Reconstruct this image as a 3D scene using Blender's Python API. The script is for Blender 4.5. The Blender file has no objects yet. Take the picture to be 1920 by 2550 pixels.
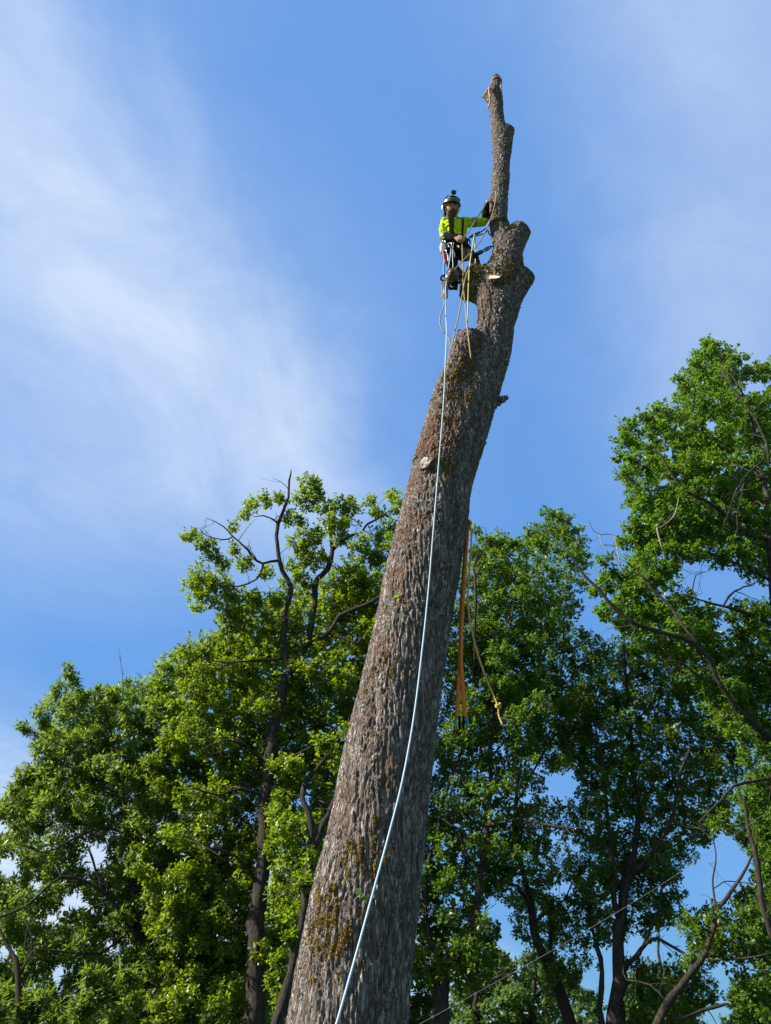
import bpy, bmesh, math, random
import numpy as np
from mathutils import Vector, Matrix

# ------------------------------------------------------------------ camera, sky, sun, exposure
SC = bpy.context.scene
COL = SC.collection
PITCH = math.radians(35.0)
FPX = 1926.0                      # focal length in photograph pixels (1920 x 2550)
EYE = np.array([0.0, 0.0, 1.6])
cam_data = bpy.data.cameras.new("camera")
cam_data.sensor_fit = 'VERTICAL'
cam_data.sensor_height = 24.0
cam_data.lens = 24.0 * FPX / 2550.0
cam_data.clip_start = 0.05
cam_data.clip_end = 3000.0
cam = bpy.data.objects.new("camera", cam_data)
cam.location = EYE
cam.rotation_euler = (math.radians(90) + PITCH, 0, 0)
COL.objects.link(cam)
SC.camera = cam

SUN_AZ, SUN_EL = math.radians(-101.0), math.radians(38.0)     # clockwise from +Y
sun_dir = Vector((math.cos(SUN_EL) * math.sin(SUN_AZ), math.cos(SUN_EL) * math.cos(SUN_AZ), math.sin(SUN_EL)))
sun_data = bpy.data.lights.new("sun", 'SUN')
sun_data.energy = 5.0
sun_data.angle = math.radians(0.53)
sun_data.color = (1.0, 0.93, 0.82)
sun = bpy.data.objects.new("sun", sun_data)
sun.rotation_mode = 'QUATERNION'
sun.rotation_quaternion = sun_dir.to_track_quat('Z', 'Y')
sun.location = sun_dir * 60
COL.objects.link(sun)

world = bpy.data.worlds.new("World")
SC.world = world
world.use_nodes = True
wn, wl = world.node_tree.nodes, world.node_tree.links
wn.clear()


def wnode(t, **kw):
    n = wn.new(t)
    for k, v in kw.items():
        setattr(n, k, v)
    return n


def wmath(op, a, b=None, c=None):
    n = wnode('ShaderNodeMath', operation=op)
    for i, v in enumerate((a, b, c)):
        if v is None:
            continue
        if isinstance(v, (int, float)):
            n.inputs[i].default_value = v
        else:
            wl.new(v, n.inputs[i])
    return n.outputs[0]


sky = wnode('ShaderNodeTexSky', sky_type='NISHITA', sun_disc=False)
sky.sun_elevation = SUN_EL
sky.sun_rotation = SUN_AZ
sky.altitude = 5000
sky.air_density = 0.85
sky.dust_density = 0.0
sky.ozone_density = 4.5
tint = wnode('ShaderNodeMix', data_type='RGBA', blend_type='MULTIPLY')
tint.inputs[0].default_value = 1.0
wl.new(sky.outputs[0], tint.inputs[6])
tint.inputs[7].default_value = (0.80, 1.06, 1.05, 1)
# the photograph holds the bright low sky back: compress the sky's range evenly
bw = wnode('ShaderNodeRGBToBW')
wl.new(tint.outputs[2], bw.inputs[0])
comp = wnode('ShaderNodeVectorMath', operation='SCALE')
wl.new(tint.outputs[2], comp.inputs[0])
wl.new(wmath('POWER', bw.outputs[0], -0.86), comp.inputs[3])
# cirrus: a flat layer far above, seen in perspective (direction / height), in parallel streaks
tc = wnode('ShaderNodeTexCoord')
sep = wnode('ShaderNodeSeparateXYZ')
wl.new(tc.outputs['Generated'], sep.inputs[0])
zc = wmath('MAXIMUM', sep.outputs[2], 0.06)
cx = wmath('DIVIDE', sep.outputs[0], zc)
cy = wmath('DIVIDE', sep.outputs[1], zc)
across = wmath('SUBTRACT', wmath('MULTIPLY', cx, 0.943), wmath('MULTIPLY', cy, 0.333))
along = wmath('ADD', wmath('MULTIPLY', cx, 0.333), wmath('MULTIPLY', cy, 0.943))
comb = wnode('ShaderNodeCombineXYZ')
wl.new(across, comb.inputs[0])
wl.new(along, comb.inputs[1])


def wnoise(sx, sy, detail, rough, dist=0.0, off=0.0):
    mp = wnode('ShaderNodeMapping')
    mp.inputs['Scale'].default_value = (sx, sy, 1)
    mp.inputs['Location'].default_value = (off, off * 0.7, off)
    wl.new(comb.outputs[0], mp.inputs[0])
    n = wnode('ShaderNodeTexNoise')
    n.inputs['Scale'].default_value = 1.0
    n.inputs['Detail'].default_value = detail
    n.inputs['Roughness'].default_value = rough
    n.inputs['Distortion'].default_value = dist
    wl.new(mp.outputs[0], n.inputs['Vector'])
    return n.outputs['Fac']


warp = wmath('MULTIPLY', wmath('SUBTRACT', wnoise(2.2, 1.6, 4, 0.55, 0.0, 3.1), 0.5), 0.34)
warp2 = wmath('MULTIPLY', wmath('SUBTRACT', wnoise(9.0, 6.0, 7, 0.62, 0.4, 1.7), 0.5), 0.13)
v = wmath('ADD', across, wmath('ADD', warp, warp2))
# repeat the streaks outwards so the sky goes on as in view
ramp = wnode('ShaderNodeValToRGB')
vr = wnode('ShaderNodeMapRange')
vr.inputs['From Min'].default_value = -4.0
vr.inputs['From Max'].default_value = 2.0
wl.new(v, vr.inputs[0])
wl.new(vr.outputs[0], ramp.inputs[0])


def rp(val):
    return (val + 4.0) / 6.0


els = [(-4.0, .85), (-3.0, .70), (-2.1, .18), (-1.6, .22), (-1.25, .33), (-0.92, .42), (-0.66, .78), (-0.53, .58),
       (-0.39, .12), (-0.20, .02), (-0.02, .07), (0.10, .25), (0.22, .46), (0.34, .34), (0.6, .24), (1.2, .12), (2.0, .14)]
cr = ramp.color_ramp
cr.interpolation = 'B_SPLINE'
cr.elements[0].position = rp(els[0][0]); cr.elements[0].color = (els[0][1],) * 3 + (1,)
cr.elements[1].position = rp(els[-1][0]); cr.elements[1].color = (els[-1][1],) * 3 + (1,)
for a, b in els[1:-1]:
    e = cr.elements.new(rp(a)); e.color = (b, b, b, 1)
tex = wnoise(4.6, 2.6, 8, 0.62, 0.9, 5.3)
texr = wnode('ShaderNodeMapRange')
texr.inputs['From Min'].default_value = 0.30
texr.inputs['From Max'].default_value = 0.68
texr.inputs['To Min'].default_value = 0.70
texr.inputs['To Max'].default_value = 1.12
wl.new(tex, texr.inputs[0])
dens = wmath('MULTIPLY', ramp.outputs[0], texr.outputs[0])
fade = wnode('ShaderNodeMapRange')               # the layer thins out towards the horizon haze
fade.inputs['From Min'].default_value = 0.0
fade.inputs['From Max'].default_value = 0.10
wl.new(sep.outputs[2], fade.inputs[0])
dens = wmath('MULTIPLY', dens, fade.outputs[0])
thin = wnode('ShaderNodeMapRange')               # the near streaks end before the horizon, the far bank at left stays
for k_, v_ in (('From Min', 1.05), ('From Max', 1.75), ('To Min', 1.0), ('To Max', 0.12)):
    thin.inputs[k_].default_value = v_
wl.new(wmath('ADD', along, warp), thin.inputs[0])
bank = wnode('ShaderNodeMapRange')
for k_, v_ in (('From Min', -2.4), ('From Max', -1.6), ('To Min', 1.0), ('To Max', 0.0)):
    bank.inputs[k_].default_value = v_
wl.new(v, bank.inputs[0])
dens = wmath('MULTIPLY', dens, wmath('MAXIMUM', thin.outputs[0], bank.outputs[0]))
dens = wmath('MINIMUM', dens, 0.92)
mixc = wnode('ShaderNodeMix', data_type='RGBA')
wl.new(dens, mixc.inputs[0])
wl.new(comp.outputs[0], mixc.inputs[6])
mixc.inputs[7].default_value = (2.3, 2.6, 3.05, 1)     # sunlit ice cloud, in the sky's own radiance units
bg = wnode('ShaderNodeBackground')
bg.inputs[1].default_value = 0.15
wl.new(mixc.outputs[2], bg.inputs[0])
wo = wnode('ShaderNodeOutputWorld')
wl.new(bg.outputs[0], wo.inputs[0])

SC.view_settings.view_transform = 'Standard'
SC.view_settings.look = 'None'
SC.view_settings.exposure = 1.2
SC.view_settings.gamma = 1.0
SC.view_settings.use_curve_mapping = False
SC.cycles.max_bounces = 7
SC.cycles.diffuse_bounces = 3
SC.cycles.glossy_bounces = 2
SC.cycles.transmission_bounces = 4
SC.cycles.use_denoising = True

# ------------------------------------------------------------------ helpers
FWD = np.array([0, math.cos(PITCH), math.sin(PITCH)])
UPV = np.array([0, -math.sin(PITCH), math.cos(PITCH)])
RGT = np.array([1.0, 0, 0])
rng = np.random.default_rng(11)


def at(px, py, Y):
    """the place at distance Y in front of the camera that the photograph shows at (px, py)"""
    d = FWD + RGT * (px - 960.0) / FPX + UPV * (1275.0 - py) / FPX
    return EYE + d * (Y / d[1])


def depth(p):
    return float(np.dot(np.asarray(p) - EYE, FWD))


def metres(n, p):
    return n * depth(p) / FPX


def proj(P):
    q = P - EYE
    z = q @ FWD
    return 960 + FPX * (q @ RGT) / z, 1275 - FPX * (q @ UPV) / z


def tag(o, label=None, cat=None, group=None, kind=None):
    if label: o["label"] = label
    if cat: o["category"] = cat
    if group: o["group"] = group
    if kind: o["kind"] = kind
    return o


def empty(name, loc=(0, 0, 0)):
    o = bpy.data.objects.new(name, None)
    o.location = loc
    o.empty_display_size = 0.2
    COL.objects.link(o)
    return o


def link(name, me, mat=None, parent=None, smooth=True):
    o = bpy.data.objects.new(name, me)
    COL.objects.link(o)
    if mat:
        me.materials.append(mat)
    if parent:
        o.parent = parent
        o.matrix_parent_inverse = Matrix.Translation(-Vector(parent.location))
    if smooth and len(me.polygons):
        me.polygons.foreach_set('use_smooth', np.ones(len(me.polygons), dtype=bool))
    return o


def mesh_np(name, V, F):
    """V (n,3), F (m,k) with k 3 or 4"""
    V = np.asarray(V, dtype=np.float32)
    F = np.asarray(F, dtype=np.int32)
    me = bpy.data.meshes.new(name)
    me.vertices.add(len(V))
    me.vertices.foreach_set('co', V.ravel())
    k = F.shape[1]
    me.loops.add(F.size)
    me.loops.foreach_set('vertex_index', F.ravel())
    me.polygons.add(len(F))
    me.polygons.foreach_set('loop_start', np.arange(0, F.size, k, dtype=np.int32))
    me.update(calc_edges=True)
    me.validate()
    return me


def catmull(P, n):
    """resample control rows (position + radius ...) with n steps per span"""
    P = np.asarray(P, float)
    Q = np.vstack([2 * P[0] - P[1], P, 2 * P[-1] - P[-2]])
    out = []
    for i in range(1, len(Q) - 2):
        t = np.linspace(0, 1, n, endpoint=False)[:, None]
        a, b, c, d = Q[i - 1], Q[i], Q[i + 1], Q[i + 2]
        out.append(0.5 * ((2 * b) + (-a + c) * t + (2 * a - 5 * b + 4 * c - d) * t ** 2 + (-a + 3 * b - 3 * c + d) * t ** 3))
    out.append(P[-1:])
    return np.vstack(out)


def tube_arrays(C, R, sides, cap=True, end_n=None):
    """a swept tube along C (n,3) with radii R (n); returns V, F(quads)"""
    C = np.asarray(C, float); R = np.asarray(R, float)
    n = len(C)
    T = np.gradient(C, axis=0)
    T /= np.linalg.norm(T, axis=1)[:, None] + 1e-12
    ref = np.array([0.31, -0.87, 0.38])
    if abs(T.mean(0) @ ref) > 0.9 * np.linalg.norm(T.mean(0)):
        ref = np.array([0.9, 0.3, 0.1])
    X = np.cross(T, ref); X /= np.linalg.norm(X, axis=1)[:, None]
    Yv = np.cross(T, X)
    a = np.linspace(0, 2 * math.pi, sides, endpoint=False)
    V = C[:, None, :] + R[:, None, None] * (np.cos(a)[None, :, None] * X[:, None, :] + np.sin(a)[None, :, None] * Yv[:, None, :])
    if end_n is not None:           # last ring lies in the plane of the saw cut
        nn = np.asarray(end_n, float) / np.linalg.norm(end_n)
        off = (V[-1] - C[-1]) @ nn
        V[-1] -= (off / max(T[-1] @ nn, 0.3))[:, None] * T[-1]
    V = V.reshape(-1, 3)
    i, j = np.meshgrid(np.arange(n - 1), np.arange(sides), indexing='ij')
    i = i.ravel(); j = j.ravel(); j2 = (j + 1) % sides
    F = np.stack([i * sides + j, i * sides + j2, (i + 1) * sides + j2, (i + 1) * sides + j], 1)
    if cap:
        base = len(V)
        V = np.vstack([V, C[:1], C[-1:]])
        jj = np.arange(sides); j2 = (jj + 1) % sides
        lo = np.stack([np.full(sides, base), j2, jj, jj], 1)
        e = (n - 1) * sides
        hi = np.stack([np.full(sides, base + 1), e + jj, e + j2, e + j2], 1)
        return V, F, lo[:, :3], hi[:, :3]
    return V, F, None, None


def tube_mesh(name, C, R, sides, cap=True, end_n=None):
    V, F, lo, hi = tube_arrays(C, R, sides, cap, end_n)
    faces = F.tolist() + (lo.tolist() + hi.tolist() if cap else [])
    me = bpy.data.meshes.new(name)
    me.from_pydata(V.tolist(), [], faces)
    me.update()
    return me


# value noise and cell noise on arrays
def h3(ix, iy, iz, s):
    n = (ix.astype(np.int64) * 73856093) ^ (iy.astype(np.int64) * 19349663) ^ (iz.astype(np.int64) * 83492791) ^ (s * 2654435761)
    n = (n & 0xffffffff).astype(np.uint64)
    n = ((n ^ (n >> np.uint64(15))) * np.uint64(0x2c1b3c6d)) & np.uint64(0xffffffff)
    n = ((n ^ (n >> np.uint64(12))) * np.uint64(0x297a2d39)) & np.uint64(0xffffffff)
    n = n ^ (n >> np.uint64(15))
    return n.astype(np.float64) / 4294967296.0


def vnoise(P, s=0):
    I = np.floor(P).astype(np.int64)
    f = P - I
    f = f * f * (3 - 2 * f)
    r = 0
    for dx in (0, 1):
        wx = f[:, 0] if dx else 1 - f[:, 0]
        for dy in (0, 1):
            wy = f[:, 1] if dy else 1 - f[:, 1]
            for dz in (0, 1):
                wz = f[:, 2] if dz else 1 - f[:, 2]
                r = r + wx * wy * wz * h3(I[:, 0] + dx, I[:, 1] + dy, I[:, 2] + dz, s)
    return r


def fbm(P, s=0, o=3):
    r, a, t = 0, 1.0, 0
    for k in range(o):
        r = r + a * vnoise(P * (2 ** k), s + k); t += a; a *= 0.5
    return r / t


def worley(P, s=0):
    I = np.floor(P).astype(np.int64)
    f1 = np.full(len(P), 9.0); f2 = np.full(len(P), 9.0); cid = np.zeros(len(P))
    for dx in (-1, 0, 1):
        for dy in (-1, 0, 1):
            for dz in (-1, 0, 1):
                a, b, c = I[:, 0] + dx, I[:, 1] + dy, I[:, 2] + dz
                h = h3(a, b, c, s)
                d = (a + h - P[:, 0]) ** 2 + (b + (h * 57.31) % 1 - P[:, 1]) ** 2 + (c + (h * 913.7) % 1 - P[:, 2]) ** 2
                near = d < f1
                f2 = np.where(near, f1, np.minimum(f2, d))
                cid = np.where(near, (h * 7919.3) % 1, cid)
                f1 = np.where(near, d, f1)
    return np.sqrt(f1), np.sqrt(f2), cid


# ------------------------------------------------------------------ materials
class Mat:
    def __init__(self, name):
        self.m = bpy.data.materials.new(name)
        self.m.use_nodes = True
        self.n = self.m.node_tree.nodes; self.l = self.m.node_tree.links
        self.n.clear()
        self.out = self.n.new('ShaderNodeOutputMaterial')

    def node(self, t, ins=None, **kw):
        n = self.n.new(t)
        for k, v in kw.items(): setattr(n, k, v)
        for k, v in (ins or {}).items():
            if isinstance(v, bpy.types.NodeSocket): self.l.new(v, n.inputs[k])
            else: n.inputs[k].default_value = v
        return n

    def noise(self, scale, detail=4, rough=.55, vec=None, dist=0.0):
        ins = {'Scale': scale, 'Detail': detail, 'Roughness': rough, 'Distortion': dist}
        if vec is not None: ins['Vector'] = vec
        return self.node('ShaderNodeTexNoise', ins).outputs['Fac']

    def ramp(self, fac, stops):
        r = self.node('ShaderNodeValToRGB', {0: fac})
        e = r.color_ramp.elements
        e[0].position, e[0].color = stops[0][0], (*stops[0][1], 1)
        e[1].position, e[1].color = stops[-1][0], (*stops[-1][1], 1)
        for p, c in stops[1:-1]:
            k = e.new(p); k.color = (*c, 1)
        return r.outputs[0]

    def mix(self, fac, a, b, mode='MIX'):
        n = self.node('ShaderNodeMix', data_type='RGBA', blend_type=mode)
        for s, v in ((0, fac), (6, a), (7, b)):
            if isinstance(v, bpy.types.NodeSocket): self.l.new(v, n.inputs[s])
            else: n.inputs[s].default_value = v if s == 0 else (*v, 1)
        return n.outputs[2]

    def math(self, op, a, b=0.0):
        n = self.node('ShaderNodeMath', operation=op)
        for i, v in enumerate((a, b)):
            if isinstance(v, bpy.types.NodeSocket): self.l.new(v, n.inputs[i])
            else: n.inputs[i].default_value = v
        return n.outputs[0]

    def attr(self, name):
        return self.node('ShaderNodeAttribute', attribute_name=name).outputs['Fac']

    def objco(self):
        return self.node('ShaderNodeTexCoord').outputs['Object']

    def bsdf(self, col, rough=.7, metal=0.0, bump=None, bump_d=.01, spec=.3, **kw):
        ins = {'Base Color': col if isinstance(col, bpy.types.NodeSocket) else (*col, 1), 'Roughness': rough, 'Metallic': metal,
               'Specular IOR Level': spec}
        ins.update(kw)
        b = self.node('ShaderNodeBsdfPrincipled', ins)
        if bump is not None:
            bn = self.node('ShaderNodeBump', {'Height': bump, 'Distance': bump_d, 'Strength': 1.0})
            self.l.new(bn.outputs[0], b.inputs['Normal'])
        return b

    def done(self, sh):
        self.l.new(sh.outputs[0], self.out.inputs[0])
        return self.m


def simple(name, col, rough=.6, metal=0.0, var=.25, scale=30, bump=.0, spec=.3):
    m = Mat(name)
    co = m.objco()
    f = m.noise(scale, 3, .6, co)
    c = m.ramp(f, [(.3, tuple(x * (1 - var) for x in col)), (.7, tuple(min(1, x * (1 + var)) for x in col))])
    return m.done(m.bsdf(c, rough, metal, m.noise(scale * 4, 3, .6, co) if bump else None, bump, spec))
# ------------------------------------------------------------------ ground
gm = Mat("grass_ground")
gco = gm.objco()
gc = gm.ramp(gm.noise(.8, 6, .65, gco), [(.3, (.045, .075, .018)), (.55, (.075, .11, .03)), (.75, (.13, .11, .05))])
GROUND_MAT = gm.done(gm.bsdf(gc, .9, 0, gm.noise(12, 5, .7, gco), .04))
gx = np.concatenate([-np.geomspace(700, 2, 40), [0], np.geomspace(2, 700, 40)])
GX, GY = np.meshgrid(gx, gx, indexing='ij')
gP = np.stack([GX.ravel(), GY.ravel(), np.zeros(GX.size)], 1)
rr = np.hypot(gP[:, 0], gP[:, 1])
gP[:, 2] = (fbm(gP * .12, 5, 3) - .55) * np.clip((rr - 4) / 30, 0, 1) * 1.2 - 0.02
gi, gj = np.meshgrid(np.arange(80), np.arange(80), indexing='ij')
gi = gi.ravel(); gj = gj.ravel()
gF = np.stack([gi * 81 + gj, (gi + 1) * 81 + gj, (gi + 1) * 81 + gj + 1, gi * 81 + gj + 1], 1)
tag(link("ground", mesh_np("ground", gP, gF), GROUND_MAT), kind="structure")

# ------------------------------------------------------------------ the stripped tree in the middle
TY = 6.5


def chain(rows, Y=TY):
    """rows of (px, py, width in px[, Y]) -> positions and radii in metres"""
    out = []
    for r in rows:
        p = at(r[0], r[1], r[3] if len(r) > 3 else Y)
        out.append([*p, metres(r[2], p) / 2])
    return out


stem_rows = chain([(863, 2550, 297), (884, 2400, 284), (917, 2200, 258), (949, 2000, 232), (981, 1800, 212), (1020, 1600, 187), (1057, 1400, 180),
                   (1078, 1300, 170), (1098, 1200, 154), (1114, 1150, 150), (1136, 1090, 142), (1168, 1010, 128), (1206, 930, 102), (1225, 870, 95),
                   (1234, 800, 92), (1240, 750, 98), (1248, 710, 104), (1257, 670, 84), (1260, 635, 66), (1253, 600, 50), (1244, 570, 46),
                   (1240, 540, 44), (1243, 500, 43), (1247, 440, 41), (1250, 380, 44), (1248, 345, 46), (1240, 312, 35), (1237, 270, 30),
                   (1236, 230, 27), (1236, 205, 22), (1235, 195, 19)])
p0, p1 = np.array(stem_rows[0]), np.array(stem_rows[1])
low = []
slope = (p0[:3] - p1[:3]) / (p1[2] - p0[2])
for z, k in ((-.25, 1.55), (0.05, 1.38), (.5, 1.13), (1.0, 1.04)):
    q = p0[:3] + slope * (p0[2] - z)
    low.append([*q, p0[3] * k])
stem_rows = low + stem_rows

STEM = catmull(stem_rows, 3)
# each stub: centre line, plane of its saw cut
IMG = lambda x, y, t=0.0: RGT * x + UPV * y - FWD * t          # a direction given as right / up / towards the camera
STUBS = {
    'codominant': (chain([(1088, 1160, 118, 6.46), (1108, 1050, 98, 6.42), (1125, 985, 92, 6.4), (1141, 930, 80, 6.38), (1155, 880, 69, 6.37), (1165, 850, 60, 6.37), (1171, 834, 54, 6.37)]), IMG(-.05, .93, -.36)),
    'perch': (chain([(1246, 775, 80), (1222, 730, 84), (1188, 710, 86), (1157, 704, 80)]), IMG(-.93, .30, -.25)),
    'pointed': (chain([(1240, 785, 84), (1262, 735, 80), (1290, 703, 62), (1314, 682, 47)]), IMG(.66, .75, -.1)),
    'knuckle': (chain([(1262, 660, 70), (1271, 618, 62), (1286, 590, 56), (1301, 570, 46)]), IMG(.66, .72, -.2)),
    'spur': (chain([(1250, 375, 38), (1259, 346, 34), (1268, 322, 29)]), IMG(.45, .87, -.25)),
    'top_knob': (chain([(1236, 258, 22), (1223, 242, 27), (1208, 229, 26)]), IMG(-.8, .55, .2)),
    'fresh_cut': (chain([(1246, 722, 44, 6.42), (1237, 702, 36, 6.28), (1231, 690, 30, 6.17)]), np.array([-.12, -.90, .40])),
    'old_scar': (chain([(1095, 1185, 70, 6.40), (1073, 1163, 46, 6.24), (1058, 1150, 33, 6.16)]), IMG(-.60, .50, .62)),
    'peg': (chain([(1240, 1003, 16), (1257, 993, 11), (1265, 989, 7)]), IMG(.9, .4, .1)),
}
CH = [(STEM[:, :3], STEM[:, 3], np.array([0, 0, 1.0]), 'stem')]
for nm, (rows, n) in STUBS.items():
    c = catmull(rows, 4)
    CH.append((c[:, :3], c[:, 3], n / np.linalg.norm(n), nm))


def chain_sdf(P, C, R, n):
    """P sorted by height"""
    best = np.full(len(P), 9.0)
    zs = P[:, 2]
    for a, b, ra, rb in zip(C[:-1], C[1:], R[:-1], R[1:]):
        rm = max(ra, rb) + .2
        i0, i1 = np.searchsorted(zs, [min(a[2], b[2]) - rm, max(a[2], b[2]) + rm])
        if i1 <= i0: continue
        q = P[i0:i1] - a; ab = b - a
        t = np.clip((q @ ab) / (ab @ ab), 0, 1)
        w = q - t[:, None] * ab
        d = np.sqrt(np.einsum('ij,ij->i', w, w)) - (ra + t * (rb - ra))
        best[i0:i1] = np.minimum(best[i0:i1], d)
    cut = (P - C[-1]) @ n
    return np.where(best < .5, np.maximum(best, cut), best), cut


# rough union of closed tubes -> even voxel skin
bmu = bpy.data.meshes.new("rough")
Vs, Fs, off = [], [], 0
for C, R, n, nm in CH:
    V, F, lo, hi = tube_arrays(C, R, 40, True, n)
    Vs.append(V); Fs += (F + off).tolist() + (lo + off).tolist() + (hi + off).tolist(); off += len(V)
bmu.from_pydata(np.vstack(Vs).tolist(), [], Fs)
bmu.update()
rough_o = bpy.data.objects.new("rough", bmu)
COL.objects.link(rough_o)
md = rough_o.modifiers.new("r", 'REMESH'); md.mode = 'VOXEL'; md.voxel_size = 0.0098
dg = bpy.context.evaluated_depsgraph_get()
ev = rough_o.evaluated_get(dg)
mu = ev.to_mesh()
nv = len(mu.vertices)
TV = np.empty(nv * 3); mu.vertices.foreach_get('co', TV); TV = TV.reshape(-1, 3)
TN = np.empty(nv * 3); mu.vertices.foreach_get('normal', TN); TN = TN.reshape(-1, 3)
nf = len(mu.polygons)
TF = np.empty(nf * 4, dtype=np.int32); mu.loops.foreach_get('vertex_index', TF); TF = TF.reshape(-1, 4)
ev.to_mesh_clear()
bpy.data.objects.remove(rough_o)


def tree_sdf(P):
    od = np.argsort(P[:, 2]); Ps = P[od]; back = np.argsort(od)
    ds, cuts = [], []
    for C, R, n, nm in CH:
        d, c = chain_sdf(Ps, C, R, n)
        ds.append(d[back]); cuts.append(np.where(d < 8, np.abs(c), 9)[back])
    D = np.stack(ds)
    k = 0.026
    m = D.min(0)
    s = m - k * np.log(np.exp(-np.clip((D - m) / k, 0, 30)).sum(0))
    return s, D, np.stack(cuts)


for it in range(2):
    s, D, cuts = tree_sdf(TV)
    TV = TV - TN * np.clip(s, -.06, .06)[:, None]
def vert_normals(V, F):
    a, b, c, d = V[F[:, 0]], V[F[:, 1]], V[F[:, 2]], V[F[:, 3]]
    n = np.cross(c - a, d - b)
    N = np.zeros_like(V)
    for k in range(4):
        for ax in range(3):
            N[:, ax] += np.bincount(F[:, k], n[:, ax], len(V))
    return N / (np.linalg.norm(N, axis=1)[:, None] + 1e-12)
TN = vert_normals(TV, TF)
s, D, cuts = tree_sdf(TV)
owner = D.argmin(0)
cutd = cuts[owner, np.arange(nv)]
CUTN = np.stack([c[2] for c in CH])
on_cut = (cutd < .012) & (np.einsum('ij,ij->i', TN, CUTN[owner]) > .75)
on_cut &= owner > 0

z = TV[:, 2]
ZK, SK = [0, 4, 7, 9.5, 15], [5.4, 5.0, 3.4, 2.0, 1.3]
zz = np.linspace(-1, 16, 400)
zi = np.concatenate([[0], np.cumsum(np.diff(zz) / np.interp(zz[:-1], ZK, SK))])
Q = TV.copy(); Q[:, 2] = np.interp(z, zz, zi)
wq = np.stack([vnoise(Q / .07, 21), vnoise(Q / .07, 22), vnoise(Q / .09, 23)], 1) - .5
wq2 = np.stack([vnoise(Q / .018, 24), vnoise(Q / .018, 25), vnoise(Q / .018, 26)], 1) - .5
Qw = Q + wq * np.array([.06, .06, .07]) + wq2 * .016
f1, f2, cid = worley(Qw / .034, 3)
edge = np.clip((f2 - f1 - .04) / .20, 0, 1)
edge = edge * edge * (3 - 2 * edge)
# long furrows that run up the stem and rejoin
Ql = Qw * np.array([1, 1, .42])
rid = np.abs(vnoise(Ql / .036, 81) * .7 + vnoise(Ql / .015, 83) * .3 - .5)
fur = np.clip((rid - .018) / .055, 0, 1); fur = fur * fur * (3 - 2 * fur)
lowf = np.interp(z, [0, 5, 8.5, 11, 15], [1, .95, .55, .25, .1])
amp = np.interp(z, [0, 3, 7, 10, 15], [.022, .022, .020, .018, .014])
fine = fbm(TV / .020, 31, 2) - .5
lump = fbm(TV / .45, 41, 3) - .5
plate = edge * (.65 + .45 * cid)
height = (1 - lowf) * plate + lowf * fur * (.55 + .45 * plate)
disp = amp * (height - .55) + amp * .30 * fine + .035 * lump * np.interp(z, [0, 8, 15], [1, .9, .6])
Qs = Q + wq * np.array([.05, .05, .05]) + wq2 * .012
disp[on_cut] = (fine * np.where(owner == 8, .035, .004) - np.where(owner == 8, .006, 0))[on_cut]

# where moss, red algae and fresh wood sit
def spots(lst, P):
    m = np.zeros(len(P))
    for px, py, r, st, Y in lst:
        c = at(px, py, Y); rm = metres(r, c)
        m = np.maximum(m, st * np.clip(1.25 - np.linalg.norm((P - c) * np.array([1, .8, .75]), axis=1) / rm, 0, 1))
    return m
MOSS = [(1180, 663, 26, 1.2, 6.3), (1205, 668, 26, 1.2, 6.3), (1168, 676, 16, 1.0, 6.3), (1225, 650, 24, 1.1, 6.35), (1237, 625, 16, .8, 6.3), (1272, 668, 24, 1.3, 6.3), (1250, 674, 22, 1.2, 6.2),
        (1294, 663, 16, 1.2, 6.4), (1268, 563, 18, 1.1, 6.35), (1160, 885, 40, 1.3, 6.1), (1142, 920, 44, 1.3, 6.1), (1125, 960, 44, 1.2, 6.1), (1180, 665, 30, 1.3, 6.25), (1262, 672, 30, 1.3, 6.2), (1165, 975, 30, 1.1, 6.15), (1120, 1000, 26, 1.0, 6.12),
        (1105, 1035, 22, .8, 6.15), (1092, 1133, 26, 1.2, 6.15), (1120, 1150, 24, 1.0, 6.15), (1110, 1175, 26, .9, 6.15), (1150, 945, 20, .8, 6.15),
        (962, 1655, 28, 1.2, 6.1), (985, 1658, 24, 1.2, 6.1), (930, 1640, 24, .8, 6.15), (918, 1690, 24, .8, 6.2), (950, 1605, 16, .8, 6.15), (940, 1835, 18, .9, 6.1),
        (870, 2110, 46, 1.1, 6.08), (905, 2100, 40, 1.0, 6.06), (930, 2085, 40, .9, 6.08), (850, 2155, 30, 1.0, 6.1), (800, 2220, 40, .9, 6.15), (790, 2300, 36, .7, 6.18), (830, 2310, 50, 1.0, 6.1),
        (850, 2345, 40, .9, 6.08), (790, 2355, 36, 1.0, 6.13), (850, 2400, 30, .9, 6.06), (760, 2405, 26, .8, 6.15), (940, 2120, 40, .6, 6.06), (890, 2290, 20, .9, 6.06), (895, 2405, 16, .8, 6.05)]
RUST = [(1075, 1060, 60, .9, 6.2), (1060, 1110, 50, .9, 6.25), (1040, 1200, 60, .6, 6.25), (1010, 1300, 60, .6, 6.25), (985, 1420, 70, .5, 6.25), (940, 1600, 70, .5, 6.2), (850, 2000, 70, .5, 6.2), (1185, 780, 40, .7, 6.4), (1175, 860, 40, .7, 6.25), (1100, 1080, 60, .9, 6.15), (1130, 1090, 40, .9, 6.15), (1085, 1000, 50, .6, 6.15), (1130, 1040, 40, .8, 6.15), (1050, 1290, 34, .8, 6.15), (1200, 790, 40, .5, 6.3), (1190, 850, 26, .6, 6.3),
        (960, 1880, 26, .8, 6.1), (965, 1940, 22, .7, 6.1), (900, 1700, 60, .6, 6.15), (880, 1780, 50, .5, 6.15), (1000, 1480, 60, .5, 6.15), (1010, 1330, 50, .6, 6.2), (880, 2360, 20, .9, 6.1), (1100, 1120, 50, .9, 6.12), (1215, 740, 30, .7, 6.3)]
mn = fbm(Q * np.array([1, 1, 1.6]) / .030, 51, 3)
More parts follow.
